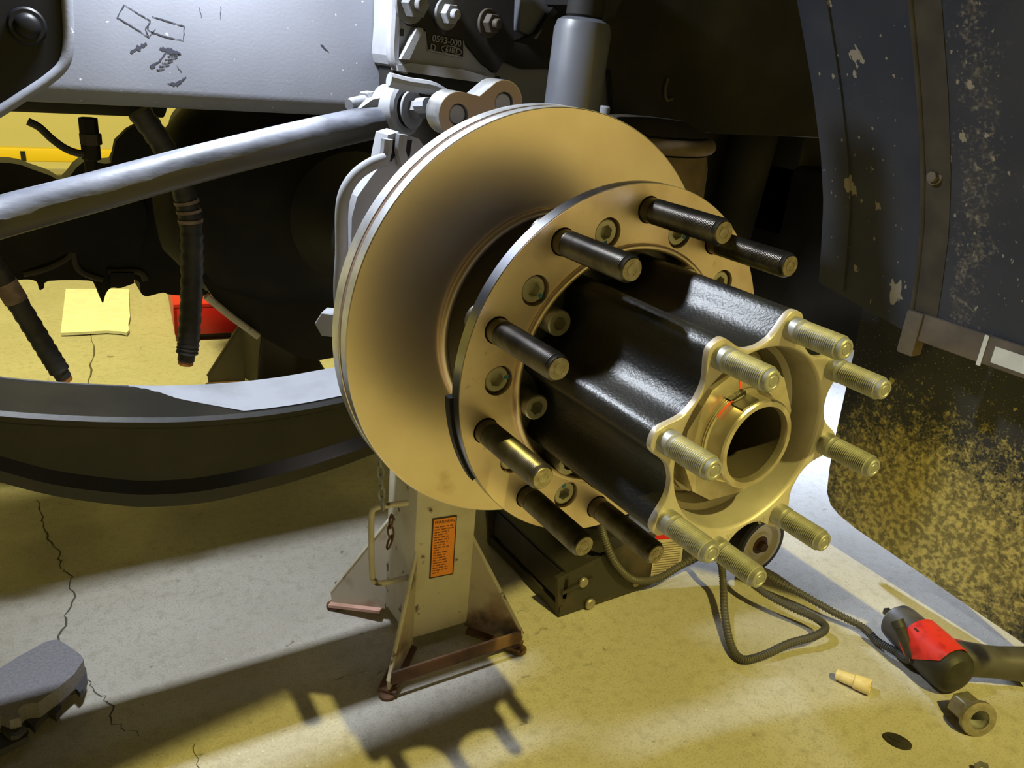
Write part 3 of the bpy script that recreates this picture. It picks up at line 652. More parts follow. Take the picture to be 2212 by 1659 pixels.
# ================================================================== SUSPENSION BEAM
bm_ = thing('suspension_beam', PY(400, 1090, 0.34), 'dark curved suspension spring beam with a dusty top sweeping behind the rotor', 'suspension beam')
YF = 0.335
topf = [(-260, 850), (-120, 872), (0, 889), (120, 898), (250, 903), (390, 903), (530, 894), (640, 880), (735, 862), (850, 838), (980, 806)]
botf = [(-260, 930), (-120, 978), (0, 1014), (120, 1045), (250, 1062), (330, 1066), (450, 1056), (600, 1023), (735, 982), (850, 940), (980, 890)]
lipb = [(-260, 960), (-120, 1004), (0, 1040), (120, 1070), (250, 1089), (330, 1093), (450, 1083), (600, 1048), (735, 1006), (850, 962), (980, 912)]
tf_ = spline([PY(x, y, YF) for x, y in topf], 5); bf = spline([PY(x, y, YF) for x, y in botf], 5); lf = spline([PY(x, y, YF) for x, y in lipb], 5)
V = []; Fc = []; N = len(tf_)
prof = lambda t, b, l: [t + Vector((0, 0.090, 0.002)), t + Vector((0, 0.003, 0.0)), t + Vector((0, -0.002, -0.004)), t + Vector((0, -0.002, -0.010)), t + Vector((0, 0.008, -0.016)), b + Vector((0, 0.008, 0.012)), b + Vector((0, -0.003, 0)), l + Vector((0, -0.002, 0.0)), l + Vector((0, 0.09, 0))]
for t, b, l in zip(tf_, bf, lf): V += prof(t, b, l)
q = 9
for i in range(N - 1):
    for k in range(q): Fc.append((i * q + k, i * q + (k + 1) % q, (i + 1) * q + (k + 1) % q, (i + 1) * q + k))
Fc.append(tuple(range(q))); Fc.append(tuple((N - 1) * q + k for k in range(q)))
M['beam'] = mat('dark_beam_paint', (0.014, 0.013, 0.011), 0.38, 0, (0.024, 0.021, 0.016), 12, 0.42, 0.7, bump=0.08, bscale=150, spec=0.3)
part('beam', (V, Fc), 'beam', bm_, 28)
V = []; Fc = []
for i, t in enumerate(tf_):
    x = i / (N - 1); y0 = 0.006 + (0.085 * min(1, (0.60 - x) / 0.16) if x < 0.60 else 0)
    y0 = min(y0, 0.0885); V += [t + Vector((0, y0, 0.0012)), t + Vector((0, 0.089, 0.0032))]
Fc = [(2 * i, 2 * i + 1, 2 * i + 3, 2 * i + 2) for i in range(N - 1)]
part('dust_and_lit_top', (V, Fc), 'dust', bm_)

# ================================================================== SHOCK ABSORBER, AIR SPRING, dark structure behind
sh = thing('shock_absorber', PY(1220, 300, 0.33), 'grey cylindrical shock absorber standing behind the top of the rotor', 'shock absorber')
a = PY(1222, 330, 0.33); b = PY(1262, 40, 0.33); SM = frame(b - a, a); h = (b - a).length
part('dust_tube', lathe([(0.034, -0.05), (0.034, h - 0.014), (0.031, h - 0.004), (0.024, h), (0, h)], 48, SM), 'shock', sh)
part('body', cyl(0.028, -0.25, 0.0, 32, 0.002, SM), 'dark', sh)
part('paint_chip', lathe([(0.0341, 0.055), (0.0341, 0.078)], 3, SM @ Matrix.Rotation(rad(-62), 4, 'Z'), 0, 0.2), 'mark', sh)
part('top_mount', cyl(0.022, h, h + 0.08, 24, 0.003, SM), 'dark', sh)
asg = thing('air_spring', PY(1400, 520, 0.34), 'brown dusty rubber air spring behind the right side of the rotor', 'air spring')
ac = PY(1392, 300, 0.36); AM = Matrix.Translation((ac.x, ac.y, 0))
zt = PY(1480, 316, 0.30).z
part('bellows', lathe([(0.080, zt - 0.30), (0.088, zt - 0.22), (0.092, zt - 0.10), (0.090, zt - 0.03), (0.086, zt - 0.012)], 56, AM), 'bag', asg, 60)
part('bead_ring', lathe([(0.086 + 0.010 * cos(t), zt + 0.010 * sin(t)) for t in [2 * pi * i / 14 for i in range(14)]], 56, AM, closed=True), 'bag', asg, 60)
part('top_plate', lathe([(0, zt + 0.03), (0.05, zt + 0.028), (0.084, zt + 0.012)], 48, AM), 'darkm', asg)
fb = thing('frame_backdrop', PY(1600, 300, 0.49), 'dark gusset plate in the shadow behind the air spring', 'bracket')
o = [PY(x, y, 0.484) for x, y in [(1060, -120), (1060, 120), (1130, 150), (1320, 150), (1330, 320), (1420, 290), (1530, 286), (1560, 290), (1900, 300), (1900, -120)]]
part('backdrop', slab(o, (0, 0.012, 0)), 'dark', fb, 20)  # dark plate placed over the rail to stand for its shade
part('hook', tube(spline([PY(x, y, 0.482) for x, y in [(1442, 170), (1436, 195), (1440, 215), (1452, 212)]], 5), 0.003, 8), 'darkm', fb)
part('tab', slab([PY(x, y, 0.465) for x, y in [(1125, -10), (1210, -10), (1160, 85), (1122, 66)]], (0, 0.015, 0)), 'shock', fb)
part('tab_edge', slab([PY(x, y, 0.455) for x, y in [(1210, -10), (1240, -10), (1140, 95), (1120, 90), (1160, 72)]], (0, 0.015, 0)), 'dark', fb)
part('upper_mount', slab([PY(x, y, 0.40) for x, y in [(1230, -90), (1240, 10), (1290, 52), (1330, 30), (1380, -90)]], (0, 0.08, 0)), 'dark', fb, 20)
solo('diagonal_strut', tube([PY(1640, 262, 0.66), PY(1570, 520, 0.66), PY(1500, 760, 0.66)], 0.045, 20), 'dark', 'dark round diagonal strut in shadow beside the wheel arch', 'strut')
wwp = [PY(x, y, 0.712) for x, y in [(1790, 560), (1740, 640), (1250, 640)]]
solo('dark_gap_panel', slab([Vector((wwp[2].x, 0.712, 1.302)), Vector((wwp[0].x, 0.712, 1.302))] + wwp, (0, 0.02, 0)), 'dark', 'flat dark panel added to keep the gap behind the air spring unlit', 'panel')  # added sheet standing for the darkness in this gap
solo('shock_bolt_sleeve', cyl(0.008, 0, 0.02, 18, 0.002, frame((0, 0, 1), PY(1302, 262, 0.40))), 'dust', 'small pale sleeve poking up beside the grey shock absorber', 'sleeve')

# ================================================================== GEARBOX, AIR TANK, HOSES at the left
gb = thing('gearbox', PY(200, 640, 1.22), 'dark ribbed gearbox casting hanging under the chassis', 'gearbox')
o = [PY(x, y, 1.20) for x, y in [(-120, 352), (20, 352), (70, 366), (110, 380), (140, 392), (180, 350), (245, 352), (275, 300), (430, 310), (470, 420), (470, 600), (455, 637), (372, 637), (352, 632), (318, 640), (304, 632), (302, 612), (290, 604), (276, 608), (262, 622), (240, 622), (228, 636), (222, 655), (214, 636), (204, 615), (190, 606), (105, 607), (95, 622), (85, 626), (78, 608), (50, 604), (0, 612), (-120, 620)]]
part('housing', slab(spline(o, 3), (0, 0.07, 0)), 'dark', gb, 40)
for P in ([(50, 592), (85, 585), (120, 572), (150, 552), (152, 520)], [(158, 545), (165, 575), (185, 592), (222, 604)], [(232, 586), (290, 586), (308, 592), (314, 606)]):
    part('cast_rib', tube(spline([PY(x, y, 1.195) for x, y in P], 5), 0.006, 8), 'darkm', gb)
part('sump_plate', slab([PY(x, y, 1.18) for x, y in [(240, 590), (290, 590), (290, 612), (262, 622), (240, 620)]], (0, 0.03, 0)), 'dark', gb)
part('side_cover', slab([PY(x, y, 1.17) for x, y in [(-120, 420), (60, 440), (200, 410), (300, 400), (320, 470), (300, 560), (150, 545), (40, 590), (-120, 600)]], (0, 0.04, 0)), 'dark', gb)
at_ = thing('air_tank', PY(180, 290, 0.85), 'dark cylindrical air tank under the rail with a drain valve and curved hose', 'air tank')
tc0 = PY(180, 236, 0.86)
part('tank', tf(lathe([(0, -0.20), (0.05, -0.19), (0.085, -0.15), (0.092, -0.11), (0.092, 0.10), (0, 0.11)], 36), Matrix.Translation((tc0.x + 0.02, 0.95, 0.80)) @ Matrix.Rotation(rad(90), 4, 'Y')), 'dark', at_, 50)
part('drain_valve', join(cyl(0.013, -0.03, 0.03, 6, 0.001, Matrix.Translation(PY(194, 300, 0.86))), cyl(0.009, -0.055, -0.02, 12, 0.001, Matrix.Translation(PY(192, 310, 0.86)))), 'dark', at_)
part('valve_nut', cyl(0.015, -0.008, 0.008, 6, 0.001, Matrix.Translation(PY(196, 300, 0.86))), 'darkm', at_)
part('hose', tube(spline([PY(x, y, 0.86) for x, y in [(60, 262), (85, 275), (112, 300), (140, 320), (165, 330), (185, 332)]], 6), 0.0055, 8), 'rubber', at_)
part('strap_plate', slab([PY(x, y, 0.9) for x, y in [(250, 305), (275, 280), (330, 250), (345, 330), (300, 350), (240, 352)]], (0, 0.02, 0)), 'dark', at_)
def hose(pts, Y, r, label, bands, endm):
    P = [PY(x, y, Y) for x, y in pts]; S = spline(P, 10)
    t = thing('air_hose', S[-1], label, 'hose', 'hanging black air hoses')
    rr = [r * (1 + 0.06 * sin(i * 2.1)) for i in range(len(S))]
    part('hose_tube', tube(S, rr, 14), 'rubber', t, 50)
    dirv = (S[-1] - S[-2]).normalized()
    part('end_collar', cyl(r * 0.8, -0.002, 0.012, 16, 0.001, frame(dirv, S[-1])), 'rubber', t)
    part('end_fitting', cyl(r * 0.72, 0.010, 0.018, 16, 0.001, frame(dirv, S[-1])), endm, t)
    for (i, ln, m) in bands:
        part('wrap_band', tube(S[i:i + ln + 1], r * 1.12, 14), m, t, 50)
    return t
hose([(-40, 540), (10, 610), (60, 690), (100, 755), (128, 800)], 0.62, 0.0125, 'black hanging hose with a tan tape wrap, leaning at the left edge', [(10, 5, 'tape')], 'copper')
hose([(300, 240), (355, 320), (395, 410), (412, 480), (415, 560), (413, 650), (408, 730), (404, 762)], 0.62, 0.0145, 'black hanging hose with thin pale bands, upright left of the rotor', [(23, 1, 'tape'), (26, 1, 'tape'), (29, 1, 'tape')], 'copper')

# ================================================================== FENDER and MUD FLAP
M['fender'] = splat_mat('black_fender_plastic', (0.042, 0.047, 0.070), (0.060, 0.063, 0.084), (0.12, 0.10, 0.075), (0.42, 0.37, 0.29), 0.27, 22, (0, 0.075, 0.22), (2.0, 0.05, 0.9), 0.5, 0.5, 0.8)
M['flap'] = splat_mat('muddy_rubber_flap', (0.028, 0.028, 0.030), (0.045, 0.045, 0.047), (0.28, 0.23, 0.08), (0.78, 0.64, 0.20), 0.60, 40, (0, 0.03, 0.10), (0.4, 0.34, 0.25), 0.7)
fd = thing('wheel_arch_liner', (0.66, 0.0, 0.54), 'mud-spattered black plastic wheel arch liner with a raised seam and bolt', 'fender')
def prof_x(z):  # liner profile seen from the side: x for a height
    pts = [(0.50, 0.690), (0.545, 0.684), (0.60, 0.672), (0.68, 0.650), (0.755, 0.618), (0.85, 0.566), (0.956, 0.500), (1.05, 0.430), (1.15, 0.340)]
    for (z0, x0), (z1, x1) in zip(pts, pts[1:]):
        if z0 <= z <= z1: return x0 + (x1 - x0) * (z - z0) / (z1 - z0)
    return pts[-1][1]
def sheet(y0, y1, zlo, zhi, off, th, nz=26, ny=6, bow=0.0):
    V = []; Fc = []
    for s in (0, 1):
        for i in range(nz + 1):
            for j in range(ny + 1):
                u = j / ny; y = y0 + (y1 - y0) * u; zl = zlo[0] + (zlo[1] - zlo[0]) * u; z = zl + (zhi - zl) * i / nz
                V.append(Vector((prof_x(z) + off + (th if s else 0) + bow * sin(pi * u), y, z)))
    k = (nz + 1) * (ny + 1)
    for i in range(nz):
        for j in range(ny):
            a = i * (ny + 1) + j; Fc += [(a, a + 1, a + ny + 2, a + ny + 1), (k + a, k + a + ny + 1, k + a + ny + 2, k + a + 1)]
    rim = [j for j in range(ny + 1)] + [i * (ny + 1) + ny for i in range(1, nz + 1)] + [nz * (ny + 1) + j for j in range(ny - 1, -1, -1)] + [i * (ny + 1) for i in range(nz - 1, 0, -1)]
    for i in range(len(rim)): a, b = rim[i], rim[(i + 1) % len(rim)]; Fc.append((a, b, b + k, a + k))
    return V, Fc
part('inner_liner', sheet(0.155, 0.335, (0.512, 0.545), 1.15, 0.012, 0.006), 'fender', fd, 50)
part('inner_edge_flange', sheet(0.285, 0.335, (0.545, 0.548), 1.15, 0.0075, 0.004), 'fender', fd, 50)
part('outer_liner', sheet(-0.36, 0.150, (0.555, 0.555), 1.15, -0.004, 0.006), 'fender', fd, 50)
sm = [Vector((prof_x(z) - 0.004, 0.152, z)) for z in [0.548 + 0.6 * i / 24 for i in range(25)]]
part('seam_bead', tube(sm, 0.0042, 10), 'seamdust', fd, 60)
part('seam_dust', sheet(0.112, 0.149, (0.555, 0.555), 1.14, -0.0052, 0.001), 'seamdust', fd)
part('bottom_hem', join(box((0.672, -0.36, 0.515), (0.690, 0.150, 0.556), 0.003), box((0.668, 0.128, 0.49), (0.692, 0.155, 0.556), 0.003)), 'dustbrown', fd)
part('white_tape', box((0.6705, -0.2, 0.522), (0.6718, 0.018, 0.545)), 'paper', fd)
part('white_tape', box((0.6705, 0.030, 0.512), (0.6718, 0.036, 0.556)), 'paper', fd)
bz = 0.752; bx = prof_x(bz)
lb = part('liner_bolt', cyl(0.011, 0, 0.003, 24, 0.0006, frame((-1, 0, 0), (bx - 0.004, 0.135, bz))), 'dustbrown', fd)
part('hex_head', cyl(0.0075, 0.003, 0.010, 6, 0.0008, frame((-1, 0, 0), (bx - 0.004, 0.135, bz))), 'dustbrown', lb)
solo('dark_gap_block', join(box((0.90, -0.36, 0.385), (1.02, 0.70, 0.70), 0.01), box((0.90, 0.60, 0.55), (1.02, 0.70, 1.30), 0.01)), 'dark', 'dark block added to hide the lit floor behind the arch liner', 'beam')  # added block, keeps the gap between liner and flap dark
FX = 0.87
o = [PX(x, y, FX) for x, y in [(1858, 690), (1845, 760), (1825, 850), (1805, 940), (1792, 1010), (1786, 1062), (1794, 1090), (1812, 1112), (1850, 1143), (1950, 1212), (2080, 1301), (2212, 1391), (2330, 1470)]]
yr = o[-1].y
o += [Vector((FX, yr, 0.68)), Vector((FX, o[0].y, 0.68))]
solo('mud_flap', slab(o, (0.012, 0, 0)), 'flap', 'large black rubber mud flap caked with yellowish dried mud', 'mud flap', smooth=20)

# ================================================================== JACK STANDS
def jack_stand(cx, cy, rz, label, post_h, full=True):
    t = thing('jack_stand', (cx, cy, 0), label, 'jack stand', 'jack stands')
    R0 = Matrix.Translation((cx, cy, 0)) @ Matrix.Rotation(rz, 4, 'Z')
    def P(nm, g, m, par=None, s=25): return part(nm, tf(g, R0), m, par or t, s)
    pw = 0.050; bh = 0.106; zt_, zb_ = 0.175, 0.036
    P('column', box((-pw, -pw, 0.03), (pw, pw, post_h), 0.007), 'jack')
    P('ratchet_bar', box((-0.022, -0.022, post_h - 0.02), (0.022, 0.022, post_h + 0.05), 0.003), 'rust')
    for k in range(4):
        c, s = cos(k * pi / 2), sin(k * pi / 2); Rk = Matrix.Rotation(k * pi / 2, 4, 'Z')
        fin = [Vector((-pw + 0.004, -pw + 0.004, zt_ + 0.01)), Vector((-pw + 0.004, -pw + 0.004, zb_ - 0.012)), Vector((-bh - 0.004, -bh - 0.004, 0.008)), Vector((-bh - 0.006, -bh - 0.006, 0.030))]
        g = tf(slab(fin, (0.0030, -0.0030, 0)), Rk); P('gusset_fin', g, 'jackbase')
        g = tf(tube([fin[0] + Vector((0.0015, -0.0015, 0)), fin[3] + Vector((0.0015, -0.0015, 0))], 0.0032, 8), Rk); P('fin_edge', g, 'jack')
        dg = Vector((1, -1, 0)).normalized() * 0.013
        fl_ = [Vector((-pw, -pw, zb_ - 0.012)) - dg, Vector((-pw, -pw, zb_ - 0.012)) + dg, Vector((-bh - 0.006, -bh - 0.006, 0.012)) + dg, Vector((-bh - 0.006, -bh - 0.006, 0.012)) - dg]
        g = tf(slab(fl_, (0, 0, -0.005)), Rk); P('fin_base', g, 'pinkpaint' if k == 3 else 'rust')
        g = tf(box((-bh, -bh - 0.010, 0.022), (bh, -bh - 0.006, 0.044), 0.001), Rk)
        if k in (0, 2): P('base_bar', g, 'rust')
        g = tf(cyl(0.0125, 0, 0.007, 20, 0.002), Matrix.Translation((-bh * c - -bh * s * -1, 0, 0)) if False else Rk @ Matrix.Translation((-bh - 0.003, -bh - 0.003, 0))); P('foot', g, 'rust')
    if full:
        hp_ = spline([PY(x, y, cy - 0.035) - Vector((cx, cy, 0)) for x, y in [(880, 1086), (835, 1092), (812, 1097), (803, 1112), (802, 1180), (804, 1240), (812, 1258), (835, 1258), (880, 1248)]], 4)
        P('handle', tube(hp_, 0.0042, 10), 'jack', None, 60)
        P('ratchet_lug', box((pw, -0.02, 0.20), (pw + 0.012, 0.0, 0.255), 0.004), 'rust')
    return t, R0, P
js, R0, P_ = jack_stand(0.032, 0.412, 0.0, 'cream painted steel jack stand with an orange warning label under the rotor', 0.375)
# label on the front of the column
FY = 0.412 - 0.050
c4 = [PY(x, y, FY - 0.0004) for x, y in [(934, 1120), (987, 1112), (979, 1240), (927, 1250)]]
lab = part('warning_label', slab(c4, (0, -0.0005, 0)), 'ink', js, 0, label='orange warning label with black border')
cc = sum(c4, Vector()) / 4; inn = [cc + (p - cc) * (0.90 if i in (0, 1, 2, 3) else 1) for i, p in enumerate(c4)]
inn = [cc + Vector(((p.x - cc.x) * 0.90, 0, (p.z - cc.z) * 0.955)) for p in c4]
part('label_field', slab([p + Vector((0, -0.0006, 0)) for p in inn], (0, -0.0003, 0)), 'orange', lab, 0)
def bil(u, v, k): a = inn[0].lerp(inn[1], u); b = inn[3].lerp(inn[2], u); p = a.lerp(b, v); p.y = FY - k; return p
e = (inn[1] - inn[0]).normalized(); cN = bil(0.5, 0.055, 0.0016); upv = Vector((-e.z, 0, e.x))
TM = Matrix(((e.x, upv.x, 0, cN.x), (0, 0, -1, cN.y), (e.z, upv.z, 0, cN.z), (0, 0, 0, 1)))
part('label_heading', tf(text_geo('WARNING', 0.0068, 0.0001), TM), 'ink', lab, 0)
lines = [.9, .93, .7, .65, .72, .74, .7, .55, .75, .3, .72, .66, .6, .72, .72, .7, .74, .74, .35]
gs = []
for i, L in enumerate(lines):
    v = 0.125 + 0.0445 * i; u = 0.06
    while u < L:
        w = min(random.uniform(0.10, 0.26), L - u)
        a, b, c_, d_ = bil(u, v, 0.0014), bil(u + w, v, 0.0014), bil(u + w, v + 0.019, 0.0014), bil(u, v + 0.019, 0.0014)
        gs.append(([a, b, c_, d_], [(0, 1, 2, 3)])); u += w + 0.05
part('label_small_print', join(*gs), 'inkbrown', lab, 0, kind='stuff')
# pin chain
cp = [PY(x, y, 0.36) for x, y in [(818, 985), (822, 1020), (824, 1060), (826, 1090)]]
cp2 = [PY(x, y, 0.365) for x, y in [(846, 1118), (843, 1140), (845, 1160), (838, 1182)]]
def chain(pts, m):
    S = spline(pts, 12); L = [0]
    for a, b in zip(S, S[1:]): L.append(L[-1] + (b - a).length)
    pc = part('pin_chain', tube([S[0], S[0] + (S[1] - S[0]) * 0.5], 0.0012, 6), m, js)
    lk_ = make_mesh('chain_link', tube([Vector((0.0042 * cos(t), 0, 0.0105 * sin(t))) for t in [2 * pi * i / 14 for i in range(15)]], 0.0016, 6, False), m)
    s = 0.006; i = 0
    while s < L[-1]:
        j = max(k for k in range(len(L)) if L[k] <= s); j = min(j, len(S) - 2)
        p = S[j].lerp(S[j + 1], (s - L[j]) / max(1e-9, L[j + 1] - L[j]))
        Mx = frame(S[j + 1] - S[j], p, (0.9, 0.4, 0.1)) @ Matrix.Rotation(rad(90) * (i % 2) + 0.4, 4, 'Z')
        o = bpy.data.objects.new('chain_link', lk_); COL.objects.link(o); o.parent = pc; o.matrix_local = Matrix.Translation(-root_loc(pc)) @ Mx
        s += 0.0170; i += 1
chain(cp, 'dust'); chain(cp2, 'rust')
p2 = PZ(585, 845, 0)
js2, _, _ = jack_stand(p2.x, p2.y, rad(14), 'rusty dark jack stand standing on the floor behind the suspension beam', 0.36, False)
for ch in js2.children:
    if ch.data: ch.data.materials[0] = M['rust'] if 'base' in ch.name else M['darkm']

# ================================================================== FLOOR JACK
fj = thing('floor_jack', (0.5, 0.45, 0), 'low black trolley jack with a white warning label and small wheels', 'floor jack')
Y0 = 0.345
A_ = PY(1205, 1335, Y0); zt1 = PY(1204, 1247, Y0).z
fr = [PY(x, y, Y0) for x, y in [(1206, 1334), (1204, 1250), (1340, 1181), (1480, 1128), (1620, 1080), (1640, 1120), (1560, 1185), (1500, 1216), (1400, 1266)]]
part('side_plate', slab(fr, (0, 0.008, 0)), 'jackblack', fj, 20)
part('side_plate', slab([p + Vector((0, 0.23, 0)) for p in fr], (0, 0.008, 0)), 'jackblack', fj, 20)
x0 = A_.x
part('end_plate', box((x0 + 0.004, Y0, 0.028), (x0 + 0.012, Y0 + 0.235, zt1 - 0.004)), 'jackblack', fj)
part('end_lip', box((x0, Y0 - 0.002, 0.004), (x0 + 0.006, Y0 + 0.24, 0.022)), 'jackblack', fj)
part('deck', slab([Vector((x0 + 0.006, Y0 + 0.004, zt1 - 0.002)), Vector((x0 + 0.14, Y0 + 0.004, zt1 + 0.012)), Vector((x0 + 0.14, Y0 + 0.004, zt1 + 0.018)), Vector((x0 + 0.006, Y0 + 0.004, zt1 + 0.004))], (0, 0.232, 0)), 'jackblack', fj)
part('lift_cylinder', lathe([(0.0, 0.0), (0.07, 0.0), (0.075, 0.006), (0.075, 0.045), (0.06, 0.05), (0.06, 0.11), (0, 0.115)], 40, Matrix.Translation((x0 + 0.125, Y0 + 0.115, 0.075))), 'jackblack', fj)
part('bolt', cyl(0.009, 0, 0.006, 18, 0.001, frame((0, -1, 0), PY(1258, 1256, Y0))), 'nut', fj)
part('bolt', cyl(0.010, 0, 0.007, 18, 0.002, frame((0, -1, 0), PY(1272, 1302, Y0))), 'nut', fj)
part('bolt', cyl(0.007, 0, 0.005, 18, 0.001, frame((0, -1, 0), PY(1372, 1258, Y0))), 'nut', fj)
part('lower_flange', slab([PY(x, y, Y0 - 0.002) for x, y in [(1212, 1278), (1280, 1246), (1282, 1250), (1214, 1283)]], (0, -0.003, 0)), 'jackblack', fj)
lq = [PY(x, y, Y0 - 0.0006) for x, y in [(1416, 1154), (1478, 1158), (1470, 1222), (1442, 1242), (1404, 1256)]]
wl_ = part('jack_label', slab(lq, (0, -0.0005, 0)), 'whitelabel', fj, 0, label='white printed label with a red header')
part('label_header', slab([PY(x, y, Y0 - 0.0012) for x, y in [(1416, 1150), (1479, 1148), (1478, 1162), (1416, 1166)]], (0, -0.0004, 0)), 'red', wl_, 0)
gs = []
for i in range(14):
    y = 1174 + i * 5.2; xa = 1418 - i * 0.8; xb = 1474 - i * 1.0
    gs.append(([PY(xa, y, Y0 - 0.0014), PY(xb, y - 6, Y0 - 0.0014), PY(xb, y - 4, Y0 - 0.0014), PY(xa, y + 2, Y0 - 0.0014)], [(0, 1, 2, 3)]))
part('label_print', join(*gs), 'labelprint', wl_, 0, kind='stuff')
for yy in (Y0 - 0.03, Y0 + 0.265):
    wr = 0.060; wc = PY(1632, 1166, Y0 - 0.03); wc.z = wr
    WM = frame((0, -1, 0), (wc.x, yy, wc.z))
    w = part('wheel', lathe([(wr * 0.80, -0.017), (wr - 0.004, -0.017), (wr, -0.012), (wr, 0.012), (wr - 0.004, 0.017), (wr * 0.80, 0.017), (wr * 0.78, 0.010), (wr * 0.78, -0.010)], 48, WM, closed=True), 'rubber', fj)
    part('wheel_rim', lathe([(wr * 0.80, 0.017), (wr * 0.72, 0.016), (wr * 0.60, 0.008), (wr * 0.44, 0.008), (wr * 0.36, 0.012), (0, 0.012)], 40, WM), 'wheelrim', w)
    part('hub_washer', cyl(wr * 0.30, 0.010, 0.014, 28, 0.001, WM), 'rust', w)
    part('axle_nut', cyl(wr * 0.17, 0.013, 0.024, 6, 0.001, WM), 'rust', w)

# ================================================================== SENSOR CABLE with connector
cb = thing('sensor_cable', PZ(1700, 1390, 0), 'dark braided cable looping across the floor to a black connector', 'cable')
raw = [PY(1296, 1120, 0.335), PY(1306, 1165, 0.335), PY(1330, 1218, 0.334), PY(1368, 1252, 0.334), PY(1420, 1250, 0.333), PY(1470, 1222, 0.332), PY(1530, 1190, 0.315),
       PZ(1556, 1215, 0.07), PZ(1562, 1260, 0.040), PZ(1566, 1330, 0.020), PZ(1580, 1396, 0.010), PZ(1605, 1424, 0.009), PZ(1650, 1415, 0.012), PZ(1705, 1390, 0.020), PZ(1760, 1374, 0.026), PZ(1783, 1356, 0.030), PZ(1762, 1336, 0.032), PZ(1700, 1307, 0.036), PZ(1645, 1276, 0.042), PZ(1612, 1246, 0.050), PZ(1606, 1222, 0.055), PZ(1630, 1222, 0.050), PZ(1668, 1250, 0.040), PZ(1730, 1282, 0.032), PZ(1800, 1322, 0.022), PZ(1862, 1354, 0.014), PZ(1895, 1385, 0.012), PZ(1935, 1408, 0.014), PZ(1958, 1424, 0.020), PZ(1971, 1424, 0.029)]
S = spline(raw, 40); rr = [0.0068 * (1.0 if i % 4 < 2 else 0.80) for i in range(len(S))]
part('braided_sheath', tube(S, rr, 10), 'cable', cb, 30)
c0 = PZ(1972, 1422, 0.030); c1 = PZ(1944, 1356, 0.062)
part('connector', lathe([(0.004, 0.0), (0.008, 0.002), (0.0088, 0.008), (0.0088, 0.05), (0.0100, 0.052), (0.0105, 0.060), (0.0105, (c1 - c0).length), (0.0080, (c1 - c0).length), (0.0078, 0.055), (0, 0.055)], 24, frame(c1 - c0, c0)), 'rubber', cb)

# ================================================================== IMPACT WRENCH
iw = thing('impact_wrench', PZ(2020, 1440, 0), 'red and black cordless impact wrench lying on the floor', 'power tool')
zc = 0.038
n0 = PZ(1932, 1336, zc); n1 = PZ(2070, 1462, zc); axd = (n1 - n0).normalized(); ln = (n1 - n0).length
WMx = frame(axd, n0) @ Matrix.Diagonal((1.12, 1.12, 1.0, 1.0))
part('nose', lathe([(0, 0.0), (0.022, 0.0), (0.0275, 0.006), (0.029, 0.016), (0.0305, ln * 0.40), (0.0305, ln * 0.44)], 40, WMx), 'greyrubber', iw)
part('anvil', join(lathe([(0.0, -0.002), (0.0075, -0.002), (0.0075, -0.010), (0.006, -0.012), (0, -0.012)], 24, WMx), tf(box((-0.0048, -0.0048, -0.022), (0.0048, 0.0048, -0.008), 0.0008), WMx)), 'stud', iw)
part('motor_housing', lathe([(0.0305, ln * 0.40), (0.0325, ln * 0.46), (0.0328, ln * 0.86), (0.031, ln * 0.95), (0.026, ln * 1.0), (0.015, ln * 1.02), (0, ln * 1.025)], 44, WMx), 'rubber', iw)
# red shell: an upper saddle over the housing
V = []; Fc = []; na, nl = 18, 10
upw = WMx.inverted().to_3x3() @ Vector((-0.25, -0.55, 0.8)); a_mid = math.atan2(upw.y, upw.x)
for i in range(nl + 1):
    t = i / nl; z = ln * (0.38 + 0.52 * t); half = rad(100) * (1 - 0.55 * max(0, t - 0.35) / 0.65) * (0.78 + 0.22 * min(1, t * 5))
    for j in range(na + 1):
        a = a_mid - half + 2 * half * j / na; r = 0.0342 + (0.0012 if 4 < j < 14 else 0); V.append(WMx @ Vector((r * cos(a), r * sin(a), z)))
for i in range(nl):
    for j in range(na): a = i * (na + 1) + j; Fc.append((a, a + 1, a + na + 2, a + na + 1))
part('red_shell', (V, Fc), 'redplastic', iw, 40)
hd = (PZ(2230, 1452, 0.03) - PZ(2080, 1436, 0.034)).normalized(); h0 = n0.lerp(n1, 0.66)
part('handle', tube(spline([h0, h0 + hd * 0.05, h0 + hd * 0.10, h0 + hd * 0.15 + Vector((0, 0, 0.002))], 5), [0.025, 0.026, 0.0265, 0.027, 0.027, 0.027, 0.0265, 0.026, 0.0255, 0.025, 0.025, 0.0255, 0.026, 0.0265, 0.027, 0.028], 20), 'greyrubber', iw, 60)
part('handle_shell', tube([h0 + hd * 0.005 + Vector((0.006, 0.012, 0.006)), h0 + hd * 0.05 + Vector((0.004, 0.010, 0.006)), h0 + hd * 0.085 + Vector((0.002, 0.006, 0.004))], [0.020, 0.017, 0.012], 16), 'redplastic', iw, 60)
hb = h0 + hd * 0.165
part('battery', tf(box((-0.026, -0.030, -0.005), (0.026, 0.026, 0.04), 0.006), frame(hd, hb)), 'rubber', iw)
part('trigger', tube([h0 + hd * 0.012 + Vector((-0.010, -0.022, -0.002)), h0 + hd * 0.035 + Vector((-0.008, -0.020, -0.003))], 0.008, 10), 'rubber', iw)
part('vent_slot', tf(box((-0.004, -0.0015, 0), (0.004, 0.0015, 0.001)), frame(WMx.to_3x3() @ Vector((cos(a_mid), sin(a_mid), 0)), WMx @ Vector((0.0350 * cos(a_mid + 0.5), 0.0350 * sin(a_mid + 0.5), ln * 0.47)))), 'rubber', iw)

